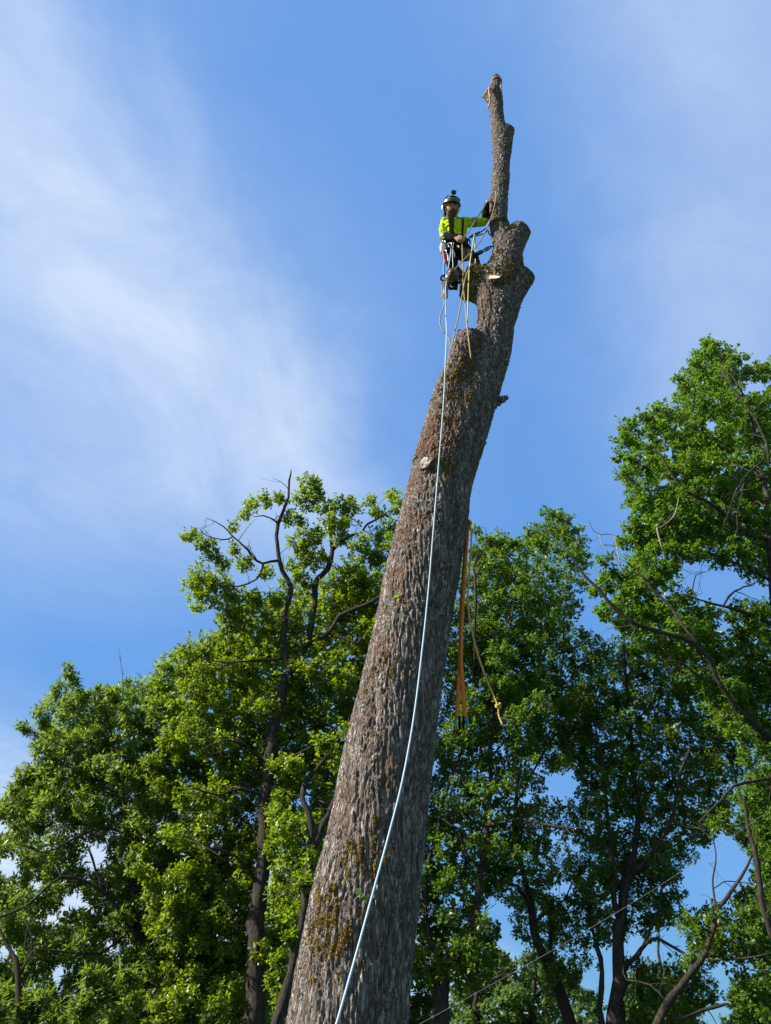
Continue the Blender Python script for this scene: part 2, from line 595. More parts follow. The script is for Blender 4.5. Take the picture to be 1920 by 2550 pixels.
moss = spots(MOSS, TV) * 1.05 + (mn - .5) * 4.4
moss = np.clip((moss - .46) * 1.2, 0, 1) * np.clip(1.2 - on_cut, 0, 1)
moss[spots(MOSS, TV) < .04] = 0
up = np.clip(TN[:, 2] - .25, 0, 1)
moss = np.maximum(moss, np.where((z > 5) & (up > .25) & (mn > .5), .7, 0) * ~on_cut)
rust = np.clip(spots(RUST, TV) * 1.5 + (fbm(TV / .06, 61, 3) - .5) * 2.2 - .46, 0, .8)
rust[spots(RUST, TV) < .03] = 0
disp += .012 * moss * fbm(TV / .02, 71, 2)
TVd = TV + TN * disp[:, None]
TNd = vert_normals(TVd, TF)

wood = np.where(on_cut & np.isin(owner, [7, 9]), 1.0, 0.0)      # fresh sawn wood
grey = np.where(on_cut & ~np.isin(owner, [7, 9]), 1.0, 0.0)    # weathered sawn wood

bm_ = Mat("oak_bark")
oc = bm_.objco()
bco = bm_.node('ShaderNodeAttribute', attribute_name='barkco').outputs['Vector']
wob = bm_.node('ShaderNodeTexNoise', {'Vector': bco, 'Scale': 55.0, 'Detail': 3.0}).outputs['Color']
wobv = bm_.node('ShaderNodeVectorMath', {0: wob, 1: (-.5, -.5, -.5)}, operation='ADD').outputs[0]
wobs = bm_.node('ShaderNodeVectorMath', {0: wobv, 3: .018}, operation='SCALE').outputs[0]
bvec = bm_.node('ShaderNodeVectorMath', {0: bco, 1: wobs}, operation='ADD').outputs[0]
PL = 62.0                                            # plates under 2 cm wide
vcell = bm_.node('ShaderNodeTexVoronoi', {'Vector': bvec, 'Scale': PL}, feature='F1')
vdist = bm_.node('ShaderNodeTexVoronoi', {'Vector': bvec, 'Scale': PL}, feature='DISTANCE_TO_EDGE').outputs['Distance']
pcol = bm_.node('ShaderNodeSeparateColor', {0: vcell.outputs['Color']}).outputs[0]
pmix = bm_.math('ADD', bm_.math('MULTIPLY', pcol, .65), bm_.math('MULTIPLY', bm_.attr('plate'), .35))
base = bm_.ramp(pmix, [(0.0, (.044, .033, .026)), (.36, (.138, .111, .094)), (.68, (.270, .232, .206)), (1.0, (.50, .46, .43))])
base = bm_.mix(bm_.math('MULTIPLY', bm_.noise(3.0, 4, .6, oc), .34), base, (.12, .076, .048))
lich = bm_.ramp(bm_.noise(26, 5, .7, oc), [(.57, (0, 0, 0)), (.68, (1, 1, 1))])
base = bm_.mix(bm_.math('MULTIPLY', lich, .42), base, (.42, .40, .375))
base = bm_.mix(bm_.attr('rust'), base, bm_.ramp(bm_.noise(40, 3, .6, oc), [(.3, (.125, .050, .026)), (.7, (.21, .105, .058))]))
base = bm_.mix(bm_.attr('moss'), base, bm_.ramp(bm_.noise(60, 4, .7, oc), [(.3, (.075, .048, .010)), (.55, (.16, .105, .020)), (.75, (.22, .16, .035))]))
gw = bm_.ramp(bm_.noise(12, 4, .6, oc, 1.2), [(.40, (.11, .08, .065)), (.56, (.30, .255, .22)), (.74, (.46, .42, .38))])
base = bm_.mix(bm_.attr('greywood'), base, gw)
fw = bm_.ramp(bm_.noise(14, 3, .5, oc, 2.0), [(.35, (.60, .40, .25)), (.65, (.78, .58, .40))])
base = bm_.mix(bm_.attr('freshwood'), base, fw)
crack = bm_.ramp(vdist, [(0.02, (0, 0, 0)), (.14, (.75, .75, .75)), (.34, (1, 1, 1))])
hgt = bm_.math('ADD', bm_.math('ADD', crack, bm_.math('MULTIPLY', pcol, .35)), bm_.math('MULTIPLY', bm_.noise(130, 5, .7, oc), .45))
hgt = bm_.math('MULTIPLY', hgt, bm_.math('SUBTRACT', 1.0, bm_.math('MAXIMUM', bm_.attr('freshwood'), bm_.attr('greywood'))))
BARK = bm_.done(bm_.bsdf(base, .85, 0, hgt, .024, .3))

TFLAKE = simple("bark_flake", (.11, .088, .072), .9, 0, .4, 12)
tree = empty("stripped_tree", (p0[0] + slope[0] * p0[2], TY, 0))
tag(tree, "tall bare oak stem stripped of its crown with sawn stubs and mossy furrowed bark", "tree")
fowner = owner[TF[:, 0]]
for k in range(1, 10):                      # stray islands of a stub go to the stem
    idx = np.where(fowner == k)[0]
    if not len(idx): continue
    lab = np.arange(nv)
    f = TF[idx]
    for _ in range(4000):
        m = lab[f].min(1)
        new = lab.copy()
        for c in range(4): np.minimum.at(new, f[:, c], m)
        if (new[f] == lab[f]).all(): break
        lab = new
    comp = lab[f[:, 0]]
    u, ct = np.unique(comp, return_counts=True)
    fowner[idx[comp != u[ct.argmax()]]] = 0
names = ['stem'] + ['branch_stub'] * 9
labels = [None, "thick mossy stub running up the left side of the stem", "stub pointing left that the climber stands on", "pointed stub sticking out to the right",
          "upper rounded stub above the fork", "short stub on the right high on the stem", "knobbly stub at the very top with a sling tied on",
          "small pale freshly sawn stub facing the camera", "old grey scar on the left edge of the stem", "tiny broken peg on the right side"]
for k in range(10):
    fsel = TF[fowner == k]
    if not len(fsel): continue
    used, inv = np.unique(fsel, return_inverse=True)
    me = mesh_np(names[k], TVd[used], inv.reshape(-1, 4))
    for an, arr in (('plate', np.clip(cid * .8 + fine * .5 + .1, 0, 1)), ('moss', moss), ('rust', rust), ('freshwood', wood), ('greywood', grey)):
        a = me.attributes.new(an, 'FLOAT', 'POINT'); a.data.foreach_set('value', arr[used].astype(np.float32))
    a = me.attributes.new('barkco', 'FLOAT_VECTOR', 'POINT'); a.data.foreach_set('vector', Qs[used].astype(np.float32).ravel())
    o = link(names[k], me, BARK, tree)
    me.normals_split_custom_set_from_vertices(TNd[used].tolist())
    if labels[k]: o["label"] = labels[k]

# moss as short tufts standing on the bark
cand = np.where((moss > .35))[0]
cand = rng.choice(cand, size=min(12000, len(cand)), replace=False)
P = TVd[cand]; N = TNd[cand]
nb = len(cand)
rd = rng.normal(size=(nb, 3))
dirn = N * .9 + rd * .55 + np.array([0, 0, -.15]); dirn /= np.linalg.norm(dirn, axis=1)[:, None]
side = np.cross(dirn, rng.normal(size=(nb, 3))); side /= np.linalg.norm(side, axis=1)[:, None]
L = rng.uniform(.008, .024, nb)[:, None]; W = rng.uniform(.002, .005, nb)[:, None]
V = np.stack([P - side * W, P + side * W, P + dirn * L + np.array([0, 0, -.3]) * L], 1).reshape(-1, 3)
F = np.arange(nb * 3).reshape(-1, 3)
mm = Mat("moss_tuft")
mc = mm.ramp(mm.noise(25, 3, .6, mm.objco()), [(.3, (.11, .068, .014)), (.5, (.21, .138, .026)), (.75, (.28, .205, .045))])
MOSS_MAT = mm.done(mm.bsdf(mc, .95, spec=.1))
tag(link("moss", mesh_np("moss", V, F), MOSS_MAT, tree, False), kind="stuff")
# shaggy bark flakes and lichen threads standing off the upper stem
cand = np.where((TV[:, 2] > 5.5) & (moss < .3) & ~on_cut)[0]
cand = rng.choice(cand, size=900, replace=False)
P = TVd[cand]; N = TNd[cand]; nb = len(cand)
dirn = N * .8 + rng.normal(size=(nb, 3)) * .5; dirn /= np.linalg.norm(dirn, axis=1)[:, None]
side = np.cross(dirn, rng.normal(size=(nb, 3))); side /= np.linalg.norm(side, axis=1)[:, None]
L = rng.uniform(.006, .024, nb)[:, None]; W = rng.uniform(.003, .009, nb)[:, None]
V = np.stack([P - side * W, P + side * W, P + dirn * L + side * W * .6, P + dirn * L - side * W * .3], 1).reshape(-1, 3)
tag(link("bark_flakes", mesh_np("bark_flakes", V, np.arange(nb * 4).reshape(-1, 4)), TFLAKE, tree, False), kind="stuff")
# shaggy threads and bark flakes along the right edge
# ------------------------------------------------------------------ the trees round about
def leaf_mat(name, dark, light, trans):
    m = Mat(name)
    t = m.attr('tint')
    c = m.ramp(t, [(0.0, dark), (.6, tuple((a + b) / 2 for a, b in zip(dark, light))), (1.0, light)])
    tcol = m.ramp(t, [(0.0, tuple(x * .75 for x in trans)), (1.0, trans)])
    b = m.bsdf(c, .42, spec=.45)
    tr = m.node('ShaderNodeBsdfTranslucent', {'Color': tcol})
    mx = m.node('ShaderNodeMixShader', {0: .42, 1: b.outputs[0], 2: tr.outputs[0]})
    return m.done(mx)


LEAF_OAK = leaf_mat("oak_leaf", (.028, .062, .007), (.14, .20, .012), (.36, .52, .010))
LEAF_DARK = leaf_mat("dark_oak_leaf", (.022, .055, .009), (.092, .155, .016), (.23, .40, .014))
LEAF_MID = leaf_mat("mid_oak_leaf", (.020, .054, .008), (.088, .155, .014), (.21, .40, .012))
LEAF_ASH = leaf_mat("ash_leaf", (.030, .064, .012), (.125, .185, .032), (.30, .45, .03))
LEAF_PALE = leaf_mat("pale_leaf", (.05, .095, .02), (.12, .18, .04), (.22, .36, .05))

tm = Mat("tree_bark")
tco = tm.objco()
mp = tm.node('ShaderNodeMapping', {0: tco, 'Scale': (14, 14, 4)})
tb = tm.ramp(tm.noise(1.6, 6, .7, mp.outputs[0]), [(.36, (.018, .014, .011)), (.54, (.048, .039, .032)), (.76, (.13, .115, .098))])
tb = tm.mix(tm.ramp(tm.noise(1.1, 4, .6, tco), [(.54, (0, 0, 0)), (.68, (.6, .6, .6))]), tb, (.075, .052, .016))
TBARK = tm.done(tm.bsdf(tb, .9, 0, tm.noise(2.2, 6, .75, mp.outputs[0]), .05, .2))
tw = Mat("twig_bark")
twc = tw.ramp(tw.noise(9, 4, .6, tw.objco()), [(.35, (.035, .026, .020)), (.7, (.11, .095, .078))])
TWIG = tw.done(tw.bsdf(twc, .85, spec=.2))
pw = Mat("pale_dead_wood")
PALE = pw.done(pw.bsdf(pw.ramp(pw.noise(12, 4, .6, pw.objco()), [(.3, (.16, .125, .09)), (.7, (.34, .29, .23))]), .8, spec=.2))

# obovate leaf, folded along the midrib: x across, y along
LEAF_BIG = (np.array([[0, 0], [-.27, .34], [-.36, .72], [0, 1], [.36, .72], [.27, .34]]), [[0, 3, 2], [0, 2, 1], [0, 4, 3], [0, 5, 4]])
LEAFASH = (np.array([[0, 0], [-.20, .40], [0, 1], [.20, .40]]), [[0, 2, 1], [0, 3, 2]])
LEAF4 = (np.array([[0, 0], [-.34, .60], [0, 1], [.34, .60]]), [[0, 2, 1], [0, 3, 2]])
LEAF2 = (np.array([[0, 0], [-.36, .55], [0, 1], [.36, .55]]), [[0, 2, 1], [0, 3, 2]])


def leaves(P, D, N, L, shape, fold=.22, droop=.18):
    sh, tri = shape
    tri = np.array(tri)
    D = D / (np.linalg.norm(D, axis=1)[:, None] + 1e-9)
    N = N - (N * D).sum(1)[:, None] * D
    N /= np.linalg.norm(N, axis=1)[:, None] + 1e-9
    S = np.cross(D, N)
    x, y = sh[:, 0], sh[:, 1]
    V = P[:, None] + L[:, None, None] * (S[:, None] * x[None, :, None] + D[:, None] * y[None, :, None]
                                         + N[:, None] * (fold * np.abs(x) - droop * y ** 2)[None, :, None])
    n, k = len(P), len(sh)
    F = (np.arange(n)[:, None, None] * k + tri[None]).reshape(-1, 3)
    return V.reshape(-1, 3), F


def inside(poly, X, Y):
    poly = np.asarray(poly, float)
    r = np.zeros(len(X), bool)
    j = len(poly) - 1
    for i in range(len(poly)):
        xi, yi = poly[i]; xj, yj = poly[j]
        c = ((yi > Y) != (yj > Y)) & (X < (xj - xi) * (Y - yi) / (yj - yi + 1e-9) + xi)
        r ^= c
        j = i
    return r


def area(poly):
    p = np.asarray(poly, float)
    return abs(np.sum(p[:, 0] * np.roll(p[:, 1], -1) - p[:, 1] * np.roll(p[:, 0], -1))) / 2


def fill(poly, r, g):
    """spread clump centres evenly over an outline of the crown"""
    p = np.asarray(poly, float)
    lo, hi = p.min(0), p.max(0)
    n = int(area(poly) / (r * r) * 14)
    X = g.uniform(lo[0], hi[0], n); Y = g.uniform(lo[1], hi[1], n)
    ok = inside(p, X, Y)
    pts = []
    for x, y in zip(X[ok], Y[ok]):
        if all((x - a) ** 2 + (y - b) ** 2 > (r * .78) ** 2 for a, b in pts):
            pts.append((x, y))
    return pts


NLEAF = [0]


def make_tree(name, label, cat, Y, limbs, clumps=(), masses=(), gaps=(), leaf_len=.094, leaf=LEAF4, mat=None, seed=1, group=None,
              base_x=None, base_w=None, dens=1.0, spread=1.8, back=1.0, npl=16, limb_mat=None, barewood=(), push=.9, wscale=.82):
    g = np.random.default_rng(seed)
    gaps = [(a, c, b * .82, e * .82) for a, c, b, e in gaps]
    mat = mat or LEAF_OAK
    # --- trunk and limbs
    tr = limbs[0]
    first = at(tr[0][0], tr[0][1], Y + (tr[0][3] if len(tr[0]) > 3 else 0))
    second = at(tr[1][0], tr[1][1], Y)
    root = np.array([first[0] + (first[0] - second[0]) / max(second[2] - first[2], .5) * first[2] * .7, first[1], 0.0])
    t = empty(name, root)
    tag(t, label, cat, group)
    nodes, nrad, bare = [], [], []
    for k, rows in enumerate(limbs):
        pts = []
        for r in rows:
            p = at(r[0], r[1], Y + (r[3] if len(r) > 3 else 0))
            pts.append([*p, max(metres(r[2], p) / 2 * wscale, .006)])
        if k == 0 and pts[0][2] > .1:
            w = pts[0][3]
            pts = [[*(root - [0, 0, .2]), w * 1.7], [*(root * .75 + first * .25), w * 1.2]] + pts
        pts = np.array(pts)
        C = [pts[0]]
        for a_, b_ in zip(pts[:-1], pts[1:]):                  # angular: short straight runs with small kinks
            ln = np.linalg.norm(b_[:3] - a_[:3]); m_ = max(2, int(round(ln / .30)))
            for q in range(1, m_ + 1):
                p_ = a_ + (b_ - a_) * q / m_
                p_[:3] += g.normal(size=3) * min(.045, .25 * p_[3] + .014) * (q < m_)
                C.append(p_)
        C = np.array(C)
        C[1:-1] = C[1:-1] * .7 + (C[:-2] + C[2:]) * .15
        if k: bare.append(C)
        C[:, 3] *= .78 + .5 * vnoise(C[:, :3] * 5, seed + 7)
        me = tube_mesh('trunk' if k == 0 else 'limb', C[:, :3], np.maximum(C[:, 3], .004), 12 if k == 0 else 8)
        link('trunk' if k == 0 else 'limb', me, (PALE if k in barewood else (limb_mat or TBARK)), t)
        L = np.linspace(0, len(C) - 1, len(C) * 2 - 1)
        for q in L:
            i = min(int(q), len(C) - 2); f = q - i
            nodes.append(C[i, :3] * (1 - f) + C[i + 1, :3] * f); nrad.append(C[i, 3])
    # --- clumps of foliage
    blobs = []
    for c in clumps:
        p = at(c[0], c[1], Y + (c[3] if len(c) > 3 else g.uniform(-.5, .5)))
        blobs.append((p, metres(c[2], p), dens * 1.5, 0))
    inner = []
    for poly, r, d in masses:
        for x, y in fill(poly, r, g):
            if any(((x - a) / b) ** 2 + ((y - c) / e) ** 2 < .8 for a, c, b, e in gaps): continue
            p = at(x, y, Y + push + g.uniform(-spread, spread))
            rr = r * g.uniform(.72, 1.25)
            blobs.append((p, metres(rr, p), d * dens, 1))
        n = int(area(poly) / 60 * 1.3 * back * d)
        pp = np.asarray(poly, float); lo, hi = pp.min(0), pp.max(0)
        X = g.uniform(lo[0], hi[0], n * 2); Yp = g.uniform(lo[1], hi[1], n * 2)
        ok = inside(pp, X, Yp)
        for dx, dy in ((45, 0), (-45, 0), (0, 45), (0, -45)): ok &= inside(pp, X + dx, Yp + dy)
        for a, c, b, e in gaps: ok &= ((X - a) / (b * 1.15)) ** 2 + ((Yp - c) / (e * 1.15)) ** 2 > 1
        X, Yp = X[ok], Yp[ok]
        yy = Y + push + g.uniform(.3, spread * 1.7, len(X))
        d3 = FWD + RGT * ((X - 960) / FPX)[:, None] + UPV * ((1275 - Yp) / FPX)[:, None]
        inner.append(EYE + d3 * (yy / d3[:, 1])[:, None])
    # --- wood to every clump, then sprigs on it
    Nd = np.array(nodes); Nr = np.array(nrad)
    order = sorted(range(len(blobs)), key=lambda i: np.min(np.linalg.norm(Nd - blobs[i][0], axis=1)))
    TVs, TFs, toff = [], [], 0

    def twig(C, R, sides):
        nonlocal toff
        V, F, _, _ = tube_arrays(C, R, sides, False)
        TVs.append(V); TFs.append(F + toff); toff += len(V)

    Sp, Sa, Stint, BT = [], [], [], []
    for C in bare:                                            # bare side twigs, some forked
        for i in range(1, len(C)):
            if g.random() > .42: continue
            ax = C[i, :3] - C[i - 1, :3]; ax /= np.linalg.norm(ax) + 1e-9
            d = g.normal(size=3); d -= ax * (d @ ax) * .6; d = d / np.linalg.norm(d) + np.array([0, 0, .25]) + ax * .4
            ln = g.uniform(.25, .85); m_ = 4
            T_ = [C[i, :3]]
            for q in range(m_):
                d = d + g.normal(size=3) * .38; T_.append(T_[-1] + d / np.linalg.norm(d) * ln / m_)
            T_ = np.array(T_); r0 = min(C[i, 3] * .55, .013)
            twig(T_, np.linspace(max(r0, .006), .0035, m_ + 1), 4)
            if g.random() < .6:
                d2 = d + g.normal(size=3) * .8; d2 /= np.linalg.norm(d2)
                twig(np.array([T_[2], T_[2] + d2 * ln * .25, T_[2] + (d2 + g.normal(size=3) * .4) * ln * .5]), np.array([.006, .0045, .003]), 3)
            Nd = np.vstack([Nd, T_[1:]]); Nr = np.concatenate([Nr, np.full(m_, .007)])
    for i in order:
        c, r, d, big = blobs[i]
        cost = np.linalg.norm(Nd - c, axis=1) + np.clip(Nd[:, 2] - c[2], 0, 5) * .8
        j = int(cost.argmin()); a = Nd[j]
        dist = np.linalg.norm(c - a)
        n = max(3, min(7, int(dist / .35) + 2))
        tt = np.linspace(0, 1, n)[:, None]
        mid = g.normal(size=3) * dist * .14 + np.array([0, 0, -.05 * dist])
        C = a * (1 - tt) + c * tt + np.sin(tt * math.pi) * mid + g.normal(size=(n, 3)) * .03 * (tt > 0) * (tt < 1)
        r0 = min(Nr[j] * .7, .010 + .012 * dist)
        R = np.linspace(max(r0, .007), .0055, n)
        twig(C, R, 5 if r0 > .02 else 4)
        Nd = np.vstack([Nd, C[1:]]); Nr = np.concatenate([Nr, R[1:]])
        area_px = math.pi * (r * FPX / depth(c)) ** 2
        ns = max(4, int(area_px / 190 * d * 1.5))
        u = g.normal(size=(ns, 3)); u /= np.linalg.norm(u, axis=1)[:, None]
        rad = r * (.25 + 1.0 * g.random(ns) ** .8)
        S = c + u * rad[:, None] * np.array([1, 1, .78])
        if gaps:
            X, Yp = proj(S)
            keep = np.ones(ns, bool)
            for a_, c_, b_, e_ in gaps:
                keep &= ((X - a_) / b_) ** 2 + ((Yp - c_) / e_) ** 2 > g.uniform(.55, 1.25, ns)
            S, u = S[keep], u[keep]
        if not len(S): continue
        k = max(2, min(7, len(S) // 4))
        sub = S[g.choice(len(S), min(k, len(S)), replace=False)] * .55 + c * .45
        BT.append(np.stack([np.broadcast_to(c, sub.shape), (c + sub) / 2 + g.normal(size=sub.shape) * .03, sub], 1))
        ni = np.argmin(((S[:, None] - sub[None]) ** 2).sum(2), 1)
        pick = g.random(len(S)) < .45
        b_ = sub[ni[pick]]; s_ = S[pick]
        BT.append(np.stack([b_, (b_ + s_) / 2 + g.normal(size=b_.shape) * .02, s_], 1))
        Sp.append(S); Sa.append(u * .6 + np.array([0, 0, .55])); Stint.append(np.clip(g.normal(.45, .16) + g.normal(size=len(S)) * .12, 0, 1))
    S = np.vstack(Sp); A = np.vstack(Sa); T = np.concatenate(Stint)
    A /= np.linalg.norm(A, axis=1)[:, None]
    n = len(S) * npl
    P = np.repeat(S, npl, 0); Ax = np.repeat(A, npl, 0); T = np.repeat(T, npl)
    rd = g.normal(size=(n, 3)); rd /= np.linalg.norm(rd, axis=1)[:, None]
    Dd = rd + Ax * .35
    P = P + rd * g.uniform(0, .05, n)[:, None] + Ax * g.uniform(-.10, .03, n)[:, None]
    Nn = Ax * .5 + np.array([0, 0, .75]) + g.normal(size=(n, 3)) * .42
    Ls = leaf_len * g.uniform(.5, 1.2, n)
    V, F = leaves(P, Dd, Nn, Ls, leaf)
    tint = np.clip(T + g.normal(size=n) * .20, 0, 1)
    tint = np.repeat(tint, len(leaf[1]))
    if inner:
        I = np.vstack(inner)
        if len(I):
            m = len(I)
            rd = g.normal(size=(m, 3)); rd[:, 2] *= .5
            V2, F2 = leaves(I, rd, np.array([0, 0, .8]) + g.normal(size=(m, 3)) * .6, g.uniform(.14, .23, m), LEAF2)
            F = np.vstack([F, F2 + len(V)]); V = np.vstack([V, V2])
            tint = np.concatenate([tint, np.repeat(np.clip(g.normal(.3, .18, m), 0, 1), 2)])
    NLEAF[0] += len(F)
    me = mesh_np("crown", V, F)
    at_ = me.attributes.new('tint', 'FLOAT', 'FACE'); at_.data.foreach_set('value', tint.astype(np.float32))
    tag(link("crown", me, mat, t, False), kind="stuff")
    B = np.vstack(BT)                                 # all fine twigs at once: three points, three sides
    ax = B[:, 2] - B[:, 0]; ax /= np.linalg.norm(ax, axis=1)[:, None] + 1e-9
    X = np.cross(ax, [.31, -.87, .38]); X /= np.linalg.norm(X, axis=1)[:, None] + 1e-9
    Z = np.cross(ax, X)
    ring = np.stack([X * math.cos(a) + Z * math.sin(a) for a in (0, 2.094, 4.189)], 1)
    VV = B[:, :, None, :] + ring[:, None] * np.array([.0052, .0044, .0032])[None, :, None, None]
    fq = np.array([[i * 3 + j, i * 3 + (j + 1) % 3, i * 3 + 3 + (j + 1) % 3, i * 3 + 3 + j] for i in (0, 1) for j in range(3)])
    TVs.append(VV.reshape(-1, 3)); TFs.append((np.arange(len(B))[:, None, None] * 9 + fq[None]).reshape(-1, 4) + toff)
    me = mesh_np("twigs", np.vstack(TVs), np.vstack(TFs))
    NLEAF[0] += 2 * sum(len(f) for f in TFs)
    tag(link("twigs", me, TWIG, t), kind="stuff")
    return t


# 1: the oak left of the stem, with two bare crooked leaders
OAK_L_CL = [(478, 1333, 24), (513, 1349, 25), (529, 1384, 24), (490, 1440, 36), (529, 1446, 30), (497, 1474, 36), (556, 1462, 30), (587, 1482, 28), (626, 1478, 20), (494, 1513, 18),
            (556, 1404, 22), (587, 1368, 18), (610, 1403, 24), (669, 1423, 20), (655, 1430, 14), (583, 1310, 16), (634, 1255, 24), (610, 1279, 18), (660, 1243, 22), (696, 1240, 22), (724, 1286, 22), (745, 1296, 18),
            (738, 1245, 14), (774, 1197, 26), (759, 1228, 24), (792, 1212, 20), (790, 1240, 26), (810, 1262, 24), (765, 1262, 20), (849, 1258, 28), (880, 1270, 24), (868, 1290, 26), (876, 1240, 14), (923, 1247, 18), (930, 1270, 14), (973, 1234, 22), (997, 1250, 22),
            (985, 1268, 16), (946, 1275, 20), (829, 1306, 34), (790, 1330, 30), (751, 1353, 36), (765, 1392, 30), (796, 1390, 30), (731, 1403, 20), (743, 1431, 24), (852, 1340, 28), (900, 1350, 26), (946, 1337, 32),
            (975, 1310, 24), (907, 1390, 36), (870, 1425, 40), (950, 1380, 36), (985, 1350, 30), (545, 1500, 26), (575, 1525, 30), (640, 1500, 26), (690, 1490, 22)]
make_tree("oak_tree", "green oak left of the bare stem with two crooked leaders rising above its crown", "tree", 18.0,
    [[(625, 2560, 66), (636, 2450, 56), (646, 2260, 46), (663, 2057, 39), (667, 1894, 34), (691, 1772, 29), (712, 1688, 29), (724, 1661, 27)],
     [(722, 1668, 22), (708, 1634, 18), (706, 1579, 16, -.1), (706, 1521, 15, -.2), (728, 1462, 14, -.2), (700, 1419, 14, -.3), (693, 1384, 13, -.3), (687, 1333, 12, -.4), (691, 1302, 11, -.4), (708, 1267, 9, -.5), (720, 1240, 8, -.5), (719, 1197, 7, -.5), (725, 1170, 3, -.5)],
     [(722, 1670, 25), (751, 1630, 23), (775, 1560, 20, .2), (784, 1482, 18, .3), (790, 1439, 18, .3), (817, 1419, 16, .3), (829, 1368, 13, .4), (821, 1306, 10, .4), (821, 1279, 8, .4), (806, 1240, 5, .4), (775, 1212, 3, .4)],
     [(693, 1396, 9, -.3), (654, 1406, 8, -.5), (626, 1384, 7, -.6), (603, 1357, 6, -.7), (579, 1337, 5, -.7), (556, 1310, 4, -.7), (515, 1290, 2, -.7)],
     [(579, 1337, 4, -.7), (556, 1345, 4, -.8), (520, 1338, 3, -.9), (498, 1318, 2, -.9)],
     [(655, 1408, 6, -.5), (642, 1443, 5, -.6), (595, 1462, 5, -.7), (537, 1454, 3, -.8)],
     [(692, 1303, 5, -.4), (675, 1290, 4, -.5), (657, 1283, 4, -.6), (630, 1287, 2, -.6)],
     [(829, 1368, 11, .4), (857, 1345, 9, .3), (888, 1329, 8, .1), (903, 1326, 7, 0), (911, 1306, 6, 0), (958, 1279, 5, -.1), (985, 1298, 4, -.1), (1009, 1290, 3, -.1)],
     [(762, 1608, 15), (821, 1579, 14, -.2), (841, 1532, 13, -.5), (907, 1509, 12, -.7), (954, 1482, 10, -.8), (970, 1454, 6, -.9)],
     [(821, 1579, 7, -.2), (860, 1590, 6, -.4), (899, 1606, 5, -.5)],
     [(705, 1636, 9), (634, 1645, 8, -.4), (568, 1653, 5, -.8), (500, 1636, 3, -1.2)],
     [(667, 1905, 10), (610, 1850, 8, -.5), (560, 1840, 6, -1.0), (500, 1870, 4, -1.5)],
     [(664, 1985, 9), (600, 1960, 8, -.5), (550, 1985, 6, -1.), (480, 1960, 4, -1.4)],
     [(648, 2200, 10), (590, 2130, 7, -.6), (530, 2110, 5, -1.2)],
     [(669, 1890, 9), (720, 1890, 7, -.3), (790, 1850, 5, -.6), (850, 1800, 4, -.9)]],
    clumps=OAK_L_CL,
    masses=[([(669, 1485), (760, 1440), (860, 1430), (1000, 1390), (1010, 1560), (960, 1750), (880, 2000), (800, 2200), (780, 2240), (700, 2000), (640, 1990), (560, 2060), (420, 2080), (400, 1900), (380, 1760), (400, 1673), (466, 1622), (497, 1599), (556, 1560), (575, 1509)], 36, 1.1),
            ([(560, 2060), (640, 2010), (640, 2240), (600, 2560), (375, 2560), (400, 2440), (430, 2350), (320, 2230), (330, 2130), (420, 2080)], 35, 1.05),
            ([(670, 2250), (740, 2190), (700, 2560), (600, 2560), (655, 2300)], 34, .7)],
    gaps=[(468, 2072, 15, 18), (558, 2334, 32, 14), (440, 2390, 12, 18), (760, 1985, 26, 30), (770, 2090, 14, 20), (715, 2280, 16, 26), (620, 2440, 12, 10), (675, 2540, 18, 34), (585, 1450, 10, 16)],
    seed=3, spread=1.5, dens=1.0, push=1.15)

